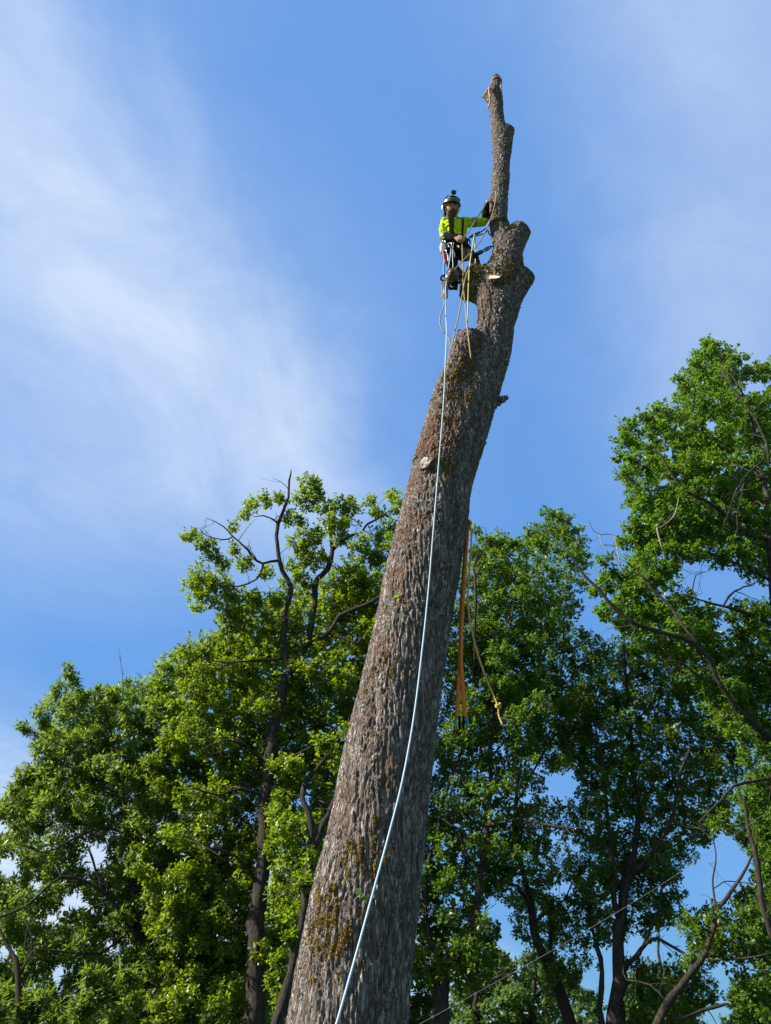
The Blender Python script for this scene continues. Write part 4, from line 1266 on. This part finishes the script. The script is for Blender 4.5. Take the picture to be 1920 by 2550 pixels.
# beard: moustache, cheeks and a long full beard; hair below the helmet
bp = [ellipsoid(Hd(0, .070, -.085), (hr * .072, hf * .056, hu * .058), 22, 16),
      ellipsoid(Hd(.006, .078, -.140), (hr * .064, hf * .048, hu * .066), 20, 14),
      ellipsoid(Hd(.010, .074, -.190), (hr * .046, hf * .036, hu * .055), 16, 12),
      capsule([Hd(-.04, .085, -.052), Hd(0, .108, -.042), Hd(.04, .085, -.052)], [.008, .013, .008], 10)]
for s in (-1, 1):
    bp.append(capsule([Hd(s * .073, .01, .01), Hd(s * .070, .035, -.05), Hd(s * .045, .06, -.10)], [.014, .020, .026], 10))
    bp.append(capsule([Hd(s * .078, -.035, -.01), Hd(s * .080, -.04, -.08), Hd(s * .085, -.02, -.14), Hd(s * .078, .0, -.19)], [.02, .024, .02, .008], 10))
link("beard", union_mesh("beard", bp, .006, 1, .018, .016), M_BEARD, climber)

# shirt
sh_rings = [(wai - spine * .03, side * .155, front * .125), (wai + spine * .06, side * .160, front * .130), (che - spine * .02, side * .178, front * .140),
            (che + spine * .06, side * .185, front * .132), (nek - spine * .05, side * .150, front * .105), (nek - spine * .005, side * .075, front * .072)]
fR = elR + (wrR - elR) * .25; fL = elL + (wrL - elL) * .30
shirt = link("shirt", union_mesh("shirt", [loft(sh_rings), capsule([shR + side * .03, (shR + elR) / 2, elR, fR], [.078, .068, .058, .052]),
                                 capsule([shL - side * .03, (shL + elL) / 2, elL, fL], [.078, .068, .057, .050])], .009, 2, .034, .06), M_HIVIS, climber)


def ring_strip(rings, a0, a1, k, n=9):
    V, F = [], []
    for c, a, b in rings:
        for j in range(n):
            p = a0 + (a1 - a0) * j / (n - 1)
            V.append(c + (a * math.cos(p) + b * math.sin(p)) * k)
    for i in range(len(rings) - 1):
        for j in range(n - 1):
            F.append((i * n + j, i * n + j + 1, (i + 1) * n + j + 1, (i + 1) * n + j))
    return np.array(V), F


fine_r = []
rr_ = [np.concatenate([c, a, b]) for c, a, b in sh_rings]
for row in catmull(np.array(rr_), 4): fine_r.append((row[:3], row[3:6], row[6:9]))
o = link("chest_panel", pieces_mesh("chest_panel", [ring_strip(fine_r[2:], 1.72, 2.10, 1.075)]), M_BLACK, shirt)
o.modifiers.new("t", 'SOLIDIFY').thickness = .008
o = link("braces_strap", pieces_mesh("braces_strap", [ring_strip(fine_r[2:], .95, 1.07, 1.075, 4)]), M_BLACK, shirt)
o.modifiers.new("t", 'SOLIDIFY').thickness = .008
link("zip", pieces_mesh("zip", [ring_strip(fine_r[10:], 1.40, 1.45, 1.09, 3)]), M_BLACK, shirt)
for p, q, s in ((fR, wrR, 0), (fL, wrL, 1)):
    link("cuff", union_mesh("cuff", [capsule([p - (q - p) * .10, (p + q) / 2, q - (q - p) * .12], [.057, .050, .043])], .008, 2, .012, .04), M_BLACK, shirt)
for ctr, ax_, rr_m in ((elR + (fR - elR) * .1, fR - elR, .062), ((shL + elL) / 2, elL - shL, .071)):
    ax_ = unit(ax_)
    link("reflective_band", union_mesh("reflective_band", [capsule([ctr - ax_ * .012, ctr + ax_ * .012], [rr_m, rr_m])], .009, 1), M_GREY, shirt)

# trousers, boots
link("trousers", union_mesh("trousers", [loft([(pel - spine * .10, side * .14, front * .11), (pel, side * .165, front * .135), (wai, side * .15, front * .122)]),
     capsule([hipR, (hipR + knR_) / 2, knR_, (knR_ + anR) / 2, anR], [.098, .086, .070, .064, .056]),
     capsule([hipL, (hipL + knL_) / 2, knL_, (knL_ + anL) / 2, anL], [.098, .086, .070, .064, .056])], .010, 4, .018, .06), M_TROU, climber)
for an, kn_, toe in ((anL, knL_, np.array([.80, -.55, -.12])), (anR, knR_, np.array([.62, -.62, -.30]))):
    d = unit(toe); up_ = unit(kn_ - an)
    b = link("boot", union_mesh("boot", [capsule([an + up_ * .10, an, an - up_ * .05], [.058, .056, .052]), capsule([an - up_ * .055 - d * .05, an - up_ * .055 + d * .06, an - up_ * .07 + d * .17], [.046, .048, .042])], .008, 2), M_BOOT, climber)
    link("sole", union_mesh("sole", [capsule([an - up_ * .100 - d * .06, an - up_ * .105 + d * .06, an - up_ * .108 + d * .18], [.030, .034, .030])], .008, 1), M_BLACK, b)

# helmet with camera
def dome(u):
    return u if u[2] > -.12 else np.array([u[0], u[1], -.12])
hel = link("helmet", union_mesh("helmet", [ellipsoid(Hd(0, -.012, .052), (hr * .122, hf * .142, hu * .118), 40, 28, dome)], .006, 2), M_HELM, climber)
rimC = [Hd(.124 * math.cos(t), -.012 + .146 * math.sin(t), .040 + .004 * math.sin(t)) for t in np.linspace(0, 2 * math.pi, 41)]
link("rim", tube_mesh("rim", np.array(rimC), np.full(41, .008), 8, False), M_BLACK, hel)
brim = [(Hd(.118 * math.cos(t), -.012 + .142 * math.sin(t), .052), Hd(.108 * math.cos(t), .012 + .165 * math.sin(t), .036)) for t in np.linspace(.35, math.pi - .35, 17)]
V = np.array([p for q in brim for p in q]); F = [(2 * i, 2 * i + 1, 2 * i + 3, 2 * i + 2) for i in range(16)]
o = link("visor", pieces_mesh("visor", [(V, F)]), M_BLACK, hel); o.modifiers.new("t", 'SOLIDIFY').thickness = .006
def on_dome(az, el, k=1.0):
    return Hd(.122 * k * math.cos(el) * math.sin(az), -.012 + .142 * k * math.cos(el) * math.cos(az), .052 + .118 * k * math.sin(el))
gl = np.array([on_dome(t, .34 + .30 * abs(t) ** 2, 1.03) for t in np.linspace(-.62, .62, 13)])
link("trim_stripe", tube_mesh("trim_stripe", gl, np.full(13, .0065), 6), M_GREEN, hel)
gl = np.array([on_dome(t, .62, 1.03) for t in np.linspace(-.45, .45, 9)])
link("front_vent", tube_mesh("front_vent", gl, np.full(9, .010), 6), M_BLACK, hel)
for s in (-1, 1):
    for az in (1.1, 1.9):
        gl = np.array([on_dome(s * az, e, 1.02) for e in np.linspace(.35, 1.0, 7)])
        link("side_vent", tube_mesh("side_vent", gl, np.full(7, .008), 6), M_BLACK, hel)
    cs = np.array([Hd(s * .112, .0, .03), Hd(s * .104, .02, -.03), Hd(s * .085, .04, -.085), Hd(s * .045, .06, -.135)])
    link("chin_strap", tube_mesh("chin_strap", catmull(cs, 4), np.full(13, .009), 6), M_WHITE if s < 0 else M_BLACK, hel)
    V, F = ellipsoid(Hd(s * .118, -.03, .008), (hr * .016, hf * .034, hu * .042), 16, 12)
    link("ear_guard", pieces_mesh("ear_guard", [(V, F)]), M_WHITE, hel)


def rbox(c, ax, bev=.15):
    """rounded box from half-axis vectors"""
    bmx = bmesh.new()
    bmesh.ops.create_cube(bmx, size=2.0)
    M = Matrix(((ax[0][0], ax[1][0], ax[2][0], c[0]), (ax[0][1], ax[1][1], ax[2][1], c[1]), (ax[0][2], ax[1][2], ax[2][2], c[2]), (0, 0, 0, 1)))
    bmesh.ops.transform(bmx, matrix=M, verts=bmx.verts)
    bmesh.ops.bevel(bmx, geom=bmx.edges[:] + bmx.verts[:], offset=bev * min(np.linalg.norm(a) for a in ax), segments=2, affect='EDGES')
    V = np.array([v.co[:] for v in bmx.verts]); bmx.verts.index_update()
    F = [tuple(v.index for v in f.verts) for f in bmx.faces]
    bmx.free()
    return V, F


ccam = Hd(-.010, .035, .206)
link("camera_mount", pieces_mesh("camera_mount", [capsule([Hd(-.005, .0, .160), Hd(-.007, .02, .172), ccam - hu * .018], [.014, .010, .010], 8, 2)]), M_BLACK, hel)
link("action_camera", pieces_mesh("action_camera", [rbox(ccam, (hr * .034, hf * .018, hu * .026), .25), capsule([ccam + hr * .014 + hf * .016 + hu * .006, ccam + hr * .014 + hf * .026 + hu * .006], [.011, .011], 12, 1)]), M_LENS, hel)

# harness
def loop(c, a, b, r, n=36, sides=8):
    P = np.array([c + a * math.cos(t) + b * math.sin(t) for t in np.linspace(0, 2 * math.pi, n + 1)])
    return tube_arrays(P, np.full(n + 1, r), sides, False)[:2]
def lp(*a, **k):
    V, F = loop(*a, **k); return V, F.tolist()
har = link("harness", pieces_mesh("harness", [lp(wai - spine * .035 + spine * z, side * .175, front * .145, .014) for z in (-.03, 0, .03)]), M_BLACK, climber)
for h, k in ((hipR, knR_), (hipL, knL_)):
    ax_ = unit(k - h); a = unit(np.cross(ax_, front)); b = np.cross(ax_, a); c = h + (k - h) * .35
    link("leg_loop", pieces_mesh("leg_loop", [lp(c + ax_ * z, a * .104, b * .104, .012) for z in (-.02, .012)]), M_BLACK, har)
for x, y, m_, w_, h_ in ((-.10, .13, M_STEEL, .018, .030), (.05, .15, M_GREY, .030, .022), (-.02, .155, M_STEEL, .016, .016), (.12, .12, M_DSTEEL, .02, .03), (-.155, .05, M_WHITE, .02, .05)):
    c = wai - spine * .04 + side * x + front * y
    link("buckle", pieces_mesh("buckle", [rbox(c, (side * w_, front * .010, spine * h_), .3)]), m_, har)


def carabiner(c, u, v, mat, parent, s=1.0):
    P = [c + u * (x * s) + v * (y * s) for x, y in ((0, .050), (.022, .045), (.030, .020), (.026, -.02), (.014, -.048), (-.006, -.050), (-.016, -.03), (-.018, .02), (-.014, .042), (0, .050))]
    C_ = catmull(np.array(P), 3)
    return link("carabiner", tube_mesh("carabiner", C_, np.full(len(C_), .0055 * s), 6), mat, parent)


dn = np.array([0, 0, -1.0])
for px, py, dy, m_, s in ((1103, 606, -.12, M_STEEL, 1.1), (1110, 612, -.16, M_DSTEEL, 1.0), (1120, 610, -.17, M_STEEL, .9), (1163, 606, -.10, M_DSTEEL, 1.3), (1107, 628, -.15, M_STEEL, .9)):
    carabiner(at(px, py, BY + dy), unit(side + front * .3), -dn, m_, har, s)
link("gear_pouch", union_mesh("gear_pouch", [rbox(at(1103, 619, BY - .12), (side * .040, front * .025, spine * .065), .4)], .008, 2), M_WHITE, har)
link("gear_loop", pieces_mesh("gear_loop", [lp(at(1112, 630, BY - .10), side * .07, dn * .05, .007)]), M_BLACK, har)
link("gear_loop", pieces_mesh("gear_loop", [lp(at(1150, 628, BY - .12), side * .06, dn * .05, .007)]), M_BLACK, har)
for (x0, y0), (x1, y1), m_, r_ in (((1102, 626), (1107, 648), M_RED, .014), ((1106, 646), (1108, 657), M_RED, .015), ((1113, 632), (1116, 650), M_WHITE, .010), ((1128, 622), (1132, 640), M_WHITE, .009), ((1140, 612), (1146, 620), M_GREY, .016), ((1118, 640), (1120, 662), M_BLACK, .012)):
    link("gear_strap", pieces_mesh("gear_strap", [capsule([at(x0, y0, BY - .14), at((x0 + x1) / 2 + 1, (y0 + y1) / 2, BY - .15), at(x1, y1, BY - .15)], [r_, r_ * 1.1, r_ * .9], 8, 3)]), m_, har)

# ------------------------------------------------------------------ chainsaw hanging from the harness
cs0 = at(1125, 694, BY - .16)
saw = empty("chainsaw", cs0)
tag(saw, "grey chainsaw with black handles hanging bar down below the climber's harness", "chainsaw")
su = unit(np.array([.20, .0, 1.0])); sx = unit(np.cross([0, -1, 0], su)) * -1; sx = unit(np.cross(su, np.array([0, -1, 0]))); sy = unit(np.cross(su, sx))
link("motor_body", pieces_mesh("motor_body", [rbox(cs0, (sx * .082, sy * .085, su * .115), .35)]), M_SAW, saw)
link("engine_cover", pieces_mesh("engine_cover", [rbox(cs0 + su * .10 + sy * .0, (sx * .072, sy * .075, su * .05), .5)]), M_BLACK, saw)
link("starter_cover", pieces_mesh("starter_cover", [capsule([cs0 + sy * .075 - su * .02, cs0 + sy * .105 - su * .02], [.060, .052], 20, 1), capsule([cs0 - sy * .075 - su * .02, cs0 - sy * .105 - su * .02], [.060, .052], 20, 1)]), M_SAW, saw)
link("front_handle", tube_mesh("front_handle", catmull(np.array([cs0 + sx * .07 - su * .06, cs0 + sx * .13 - su * .05, cs0 + sx * .155 + su * .0, cs0 + sx * .12 + su * .06, cs0 + sx * .07 + su * .07]), 5), np.full(21, .013), 8), M_BLACK, saw)
link("rear_handle", tube_mesh("rear_handle", catmull(np.array([cs0 - sx * .07 - su * .06, cs0 - sx * .125 - su * .05, cs0 - sx * .14 - su * .01, cs0 - sx * .12 + su * .04, cs0 - sx * .07 + su * .05]), 5), np.full(21, .012), 8), M_BLACK, saw)
link("hand_guard", pieces_mesh("hand_guard", [rbox(cs0 + sx * .05 - su * .135, (sx * .05, sy * .06, su * .008), .3)]), M_BLACK, saw)
bq = cs0 - sx * .075 - su * .10
bv = np.array([-.05, .0, -1.0]); bv = unit(bv)
link("guide_bar", pieces_mesh("guide_bar", [rbox(bq + bv * .14, (sx * .033, sy * .004, bv * .16), .5)]), M_STEEL, saw)
edge_pts = [bq + bv * (.0) + sx * .036, bq + bv * .27 + sx * .036, bq + bv * .305 + sx * .02, bq + bv * .312, bq + bv * .305 - sx * .02, bq + bv * .27 - sx * .036, bq + bv * 0 - sx * .036]
link("saw_chain", tube_mesh("saw_chain", np.array(edge_pts), np.full(7, .007), 6), M_DSTEEL, saw)
link("hook", tube_mesh("hook", catmull(np.array([cs0 + sx * .07 - su * .14, cs0 + sx * .095 - su * .17, cs0 + sx * .09 - su * .21, cs0 + sx * .07 - su * .205]), 4), np.full(13, .006), 6), M_DSTEEL, saw)
# ------------------------------------------------------------------ ropes and slings
def rope_mat(name, c1, c2, rough=.8):
    m = Mat(name)
    co = m.objco()
    w = m.node('ShaderNodeTexWave', {'Vector': co, 'Scale': 26.0, 'Distortion': 1.5, 'Detail': 2.0}, bands_direction='DIAGONAL').outputs['Fac']
    c = m.mix(w, c1, c2)
    c = m.mix(m.math('MULTIPLY', m.noise(7, 4, .6, co), .35), c, tuple(x * .55 for x in c1))
    return m.done(m.bsdf(c, rough, 0, w, .003, .2))


R_BLUE = rope_mat("blue_white_rope", (.50, .60, .64), (.30, .44, .54))
R_TAN = rope_mat("tan_rope", (.44, .31, .13), (.30, .19, .07))
R_YEL = rope_mat("yellow_green_rope", (.58, .58, .20), (.44, .46, .10))
R_GREY = rope_mat("pale_grey_rope", (.62, .62, .56), (.45, .44, .38))
R_LINE = rope_mat("grey_line", (.30, .29, .25), (.20, .19, .16))
R_ORANGE = rope_mat("orange_braid", (.78, .28, .05), (.60, .15, .025))
R_DARK = rope_mat("dark_lanyard", (.035, .04, .06), (.02, .022, .03))
R_PINK = rope_mat("faded_red_sling", (.56, .30, .20), (.42, .20, .13))


def rope(name, pts, r, mat, label, cat="rope", group=None, n=7, sides=8, parent=None, wob=0.0):
    P = np.array([p if len(p) == 3 and isinstance(p, np.ndarray) else at(*p) for p in pts])
    C = catmull(P, n)
    if wob:
        C = C + (np.stack([vnoise(C * 6, 90 + k) for k in range(3)], 1) - .5) * wob
    o = link(name, tube_mesh(name, C, np.full(len(C), r), sides), mat, parent)
    if label: tag(o, label, cat, group)
    return o


HY = 6.46
gnd = np.array([-.62, 4.2, .012])
rope("climbing_rope", [(1125, 604, HY), (1122, 632, HY), (1116, 672, HY - .02), (1110, 720, HY - .03), (1110, 770, HY - .05), (1112, 830, 6.22), (1110, 880, 6.02), (1108, 930, 5.93), (1104, 1010, 5.88), (1093, 1150, 5.86), (1081, 1300, 5.83),
      (1066, 1480, 5.78), (1049, 1640, 5.66), (1030, 1790, 5.54), (1003, 1940, 5.42), (968, 2080, 5.30), (927, 2230, 5.18), (886, 2380, 5.06), (838, 2550, 4.92), at(800, 2680, 4.82), np.array([-.52, 4.6, .35]), gnd, gnd + np.array([-.25, -.15, .0])],
     .0070, R_BLUE, "long pale blue climbing rope hanging from the climber down across the bare stem", n=9)
rope("working_rope", [(1173, 893, 6.12), (1169, 860, 6.14), (1164, 818, 6.2), (1160, 775, 6.26), (1154, 710, 6.33), (1152, 650, 6.38), (1151, 606, 6.42), (1153, 594, 6.42), (1160, 586, 6.42), (1190, 540, 6.38), (1218, 494, 6.33), (1226, 480, 6.30), (1234, 478, 6.28), (1234, 500, 6.28), (1221, 548, 6.30),
      (1196, 600, 6.32), (1160, 642, 6.33), (1128, 675, 6.34), (1106, 702, 6.34), (1101, 722, 6.34), (1106, 758, 6.35), (1097, 785, 6.35), (1096, 808, 6.35), (1103, 824, 6.35), (1115, 836, 6.36), (1122, 858, 6.36), (1121, 886, 6.36),
      (1124, 872, 6.35), (1132, 830, 6.33), (1142, 785, 6.3), (1152, 730, 6.26), (1160, 690, 6.2), (1170, 664, 6.2)], .0075, R_TAN,
     "tan rope looping through both of the climber's hands with a bight hanging below", n=6)
rope("split_tail_rope", [(1163, 815, 6.22), (1165, 770, 6.24), (1167, 700, 6.22), (1171, 650, 6.3), (1178, 605, 6.36), (1182, 584, 6.38), (1183, 600, 6.38), (1184, 640, 6.38), (1184, 657, 6.38)], .0075, R_YEL,
     "yellow-green rope doubled through the lanyard clip beside the climber's knee", n=6)
rope("tail_rope", [(1130, 604, HY), (1127, 625, HY), (1128, 660, HY - .01), (1130, 700, HY - .01), (1131, 712, HY), (1124, 714, HY), (1117, 700, HY)], .0060, R_GREY, "short pale grey rope tail hanging in front of the climber's legs", n=5)
rope("saw_lanyard", [(1106, 656, HY), (1105, 672, HY), (1107, 690, HY + .01), (1113, 700, HY + .01)], .012, M_BLUE, "bright blue strap holding the chainsaw below the harness", "lanyard", n=5)

# lanyard from hip round the stem
c = at(1241, 566, TY); rs = .150
ring = [c + np.array([rs * math.cos(t), rs * math.sin(t), .02 * math.cos(t)]) for t in np.linspace(math.pi * 1.06, math.pi * 2.92, 15)]
lan = rope("flip_line", [at(1163, 596, BY - .10), at(1180, 585, 6.44), at(1200, 576, 6.40)] + ring + [at(1204, 582, 6.58), at(1170, 592, 6.6)], .0085, R_DARK,
     "dark lanyard from the climber's hip wrapped round the stem just above the fork", "lanyard", n=5)
for a, b in (((1172, 589), (1181, 585)), ((1184, 583), (1193, 579))):
    link("rope_grab", pieces_mesh("rope_grab", [capsule([at(*a, 6.43), at(*b, 6.42)], [.018, .018], 8, 2)]), M_DSTEEL, lan)
carabiner(at(1164, 603, BY - .12), unit(side), np.array([0, 0, 1.0]), M_DSTEEL, lan, 1.3)
# chain strop below it
ch = empty("chain_strop", at(1190, 634, 6.42))
tag(ch, "short dark steel chain with an adjuster joining the harness to the stem", "chain")
A_, B_ = at(1172, 641, 6.44), at(1236, 608, 6.44)
dv = unit(B_ - A_); nv_ = unit(np.cross(dv, [0, -.6, -.8])); mv = np.cross(dv, nv_)
Lc = np.linalg.norm(B_ - A_)
link("adjuster", pieces_mesh("adjuster", [rbox(A_ + dv * Lc * .32, (dv * .055, nv_ * .026, mv * .018), .4)]), M_DSTEEL, ch)
for k, f in enumerate((.12, .53, .63, .72)):
    a, b = (nv_, mv) if k % 2 else (mv, nv_)
    V, F = lp(A_ + dv * Lc * f, dv * (.048 if k == 0 else .034), (nv_ if k % 2 == 0 else unit(nv_ + mv * .8)) * .020, .008, n=20, sides=6)
    link("chain_link", pieces_mesh("chain_link", [(V, F)]), M_DSTEEL, ch)
link("strop_end", tube_mesh("strop_end", np.array([A_ + dv * Lc * .76, A_ + dv * Lc * .9, B_ + dv * .06]), np.array([.010, .010, .009]), 8), M_DSTEEL, ch)

# orange two-legged sling hanging at the right of the stem
sl = empty("rigging_sling", at(1160, 1400, 6.55))
tag(sl, "orange braided sling hanging in two legs along the shaded right side of the stem", "sling")
SY = 6.56
def braid(rows, r, seed):
    P = catmull(np.array([[*at(a, b, y), w] for a, b, y, w in rows]), 14)
    n = len(P); s = np.linspace(0, n * .42, n)
    V, F, lo, hi = tube_arrays(P[:, :3], P[:, 3] * r, 14, True)
    Vn = fbm(V / .018, seed, 2) - .5
    ctr = np.repeat(P[:, :3], 14, 0)
    d = V[:n * 14] - ctr; d /= np.linalg.norm(d, axis=1)[:, None] + 1e-9
    V[:n * 14] += d * (Vn[:n * 14] * r * .9)[:, None]
    return V, F.tolist() + lo.tolist() + hi.tolist()
link("sling_leg", pieces_mesh("sling_leg", [braid([(1163, 1306, SY, .8), (1160, 1360, SY, .9), (1154, 1430, SY, 1), (1150, 1500, SY, 1), (1147, 1570, SY, 1), (1146, 1650, SY, 1.0), (1143, 1700, SY, 1.05), (1140, 1745, SY, 1.1), (1138.5, 1786, SY, 1.0)], .0185, 5)]), R_ORANGE, sl)
link("sling_leg", pieces_mesh("sling_leg", [braid([(1166, 1302, SY - .03, .8), (1162, 1370, SY - .03, .9), (1157, 1440, SY - .03, .9), (1152, 1520, SY - .035, .9), (1149, 1600, SY - .03, .9), (1149, 1670, SY - .02, 1.0), (1153, 1720, SY, 1.05), (1156, 1760, SY, 1.1), (1158.5, 1786, SY, 1.0)], .0175, 6)]), R_ORANGE, sl)
for k, (px, py) in enumerate(((1168, 1303), (1164, 1316))):
    V, F = ellipsoid(at(px, py, SY), (np.array([.03, 0, 0]), np.array([0, .035, 0]), np.array([0, 0, .03])), 16, 12, lambda u: u * (1 + .12 * math.sin(7 * u[0] + 9 * u[2])))
    link("knot", pieces_mesh("knot", [(V, F)]), R_ORANGE, sl)
fz = []
g_ = np.random.default_rng(4)
for i in range(90):
    f = g_.random(); py = 1320 + f * 460; px = np.interp(py, [1306, 1430, 1570, 1680, 1786], [1163, 1155, 1148, 1146, 1147]) + g_.uniform(-4, 4) + (g_.choice([-8, 10]) if py > 1690 else 0)
    p = at(px, py, SY - .02); d = g_.normal(size=3) * .016
    fz.append((np.array([p, p + d * .5 + [0, 0, .004], p + d + [0, 0, -.008], p + d * .5 + [.0015, 0, -.002]]), [(0, 1, 2), (0, 2, 3)]))
tag(link("loose_fibres", pieces_mesh("loose_fibres", fz), R_ORANGE, sl), kind="stuff")
M_TEAL = simple("teal_thimble", (.03, .22, .30), .25, .5, .2, 30, 0, .6)
for px in (1136.5, 1144, 1154.5, 1162):
    a_, b_ = at(px, 1784, SY), at(px + (-3 if px < 1140 else (2.5 if px > 1160 else 0)), 1812, SY)
    link("thimble", pieces_mesh("thimble", [capsule([a_, (a_ + b_) / 2, b_], [.010, .013, .009], 10, 3)]), M_TEAL if px in (1136.5, 1162) else M_BLACK, sl)
# it is held by a strop passed round the back of the stem
cst = at(1079, 1303, TY); R_ = np.linalg.norm(at(1166, 1303, TY) - cst) * 1.03
rope("strop", [cst + np.array([R_ * math.cos(t), R_ * math.sin(t), 0]) for t in np.linspace(-.15, 3.0, 14)], .012, R_ORANGE, None, parent=sl, n=4)

R_GOLD = rope_mat("golden_rope", (.60, .38, .12), (.42, .24, .07))
tl = rope("knotted_rope", [(1170, 1305, 6.5), (1174, 1330, 6.45), (1172, 1380, 6.42), (1167, 1450, 6.4), (1166, 1510, 6.38), (1173, 1560, 6.36), (1190, 1630, 6.33), (1213, 1695, 6.3), (1236, 1748, 6.28), (1241, 1760, 6.28), (1242, 1780, 6.28), (1252, 1806, 6.27)], .0090, R_GOLD,
     "thin tan rope with a knot near its end, swinging out right of the orange sling", n=7)
kc = at(1240, 1757, 6.28)
for k in range(3):
    V, F = lp(kc + UPV * (.010 - .012 * k), unit(RGT + UPV * (.35 - .3 * k)) * .022, FWD * .020, .0085, n=18, sides=6)
    link("knot_turn", pieces_mesh("knot_turn", [(V, F)]), R_GOLD, tl)

# sling tied round the very top
ts = empty("top_sling", at(1235, 208, TY))
tag(ts, "faded pinkish sling knotted round the very top of the bare stem", "sling")
ct = at(1236, 206, TY)
wrap = [ct + np.array([.085 * math.cos(t), .085 * math.sin(t), .045 * math.sin(t + 2.6) - .02]) for t in np.linspace(0, 2 * math.pi, 15)]
rope("wrap", wrap, .016, R_PINK, None, parent=ts, n=4)
rope("right_end", [ct + np.array([.085, -.03, .0]), at(1246, 216, 6.42), at(1249, 224, 6.42), at(1245, 228, 6.42)], .015, R_PINK, None, parent=ts, n=4)
rope("hanging_tail", [at(1227, 206, 6.40), at(1219, 217, 6.38), at(1218, 230, 6.36), at(1221, 246, 6.36), at(1219, 258, 6.36), at(1216, 269, 6.36)], .014, R_PINK, None, parent=ts, n=4)
V, F = ellipsoid(at(1220, 246, 6.36), (RGT * .022, FWD * .022, UPV * .035), 14, 10, lambda u: u * (1 + .12 * math.sin(9 * u[2])))
link("knot", pieces_mesh("knot", [(V, F)]), R_PINK, ts)

# thin guide line running off to the right
a_, b_ = at(1000, 2575, 8.2), at(1960, 1985, 11.5)
tt = np.linspace(0, 1, 24)[:, None]
Cg = a_ * (1 - tt) + b_ * tt - np.array([0, 0, .10]) * np.sin(tt * math.pi)
lo_ = np.vstack([a_ + (a_ - b_) * .12, Cg, b_ + (b_ - a_) * .35])
tag(link("guide_line", tube_mesh("guide_line", lo_, np.full(len(lo_), .0020), 6), R_LINE), "thin pale guide line stretched slanting across the trees at the lower right", "rope")

# ------------------------------------------------------------------ small green things on the bark
def sprig(px, py, Y, n, ln, label, mat, seed):
    g = np.random.default_rng(seed)
    p = at(px, py, Y)
    t = empty("leaf_sprig", p)
    tag(t, label, "leaves")
    link("stalk", tube_mesh("stalk", catmull(np.array([p + [0, .08, -.01], p + [0, .01, 0], p + [.01, -.05, .03]]), 3), np.full(7, .003), 5), TWIG, t)
    for i in range(n):
        d = unit(g.normal(size=3) * np.array([1, .5, .7]) + np.array([0, -.5, .1])); nn = unit(g.normal(size=3) * .5 + np.array([-.4, -.5, .7]))
        V, F = leaves(np.array([p + [.004 * i, -.02, .01]]), d[None], nn[None], np.array([ln * g.uniform(.7, 1.1)]), LEAF_BIG)
        me = mesh_np("leaf", V, F)
        a = me.attributes.new('tint', 'FLOAT', 'FACE'); a.data.foreach_set('value', np.full(4, .8, np.float32))
        link("leaf", me, mat, t, False)


sprig(987, 1493, 6.06, 9, .055, "small green shoot growing from the bark halfway up the bare stem", LEAF_OAK, 3)
sprig(897, 2238, 5.98, 4, .06, "pale green leaf stuck to the bark low on the bare stem", LEAF_PALE, 5)
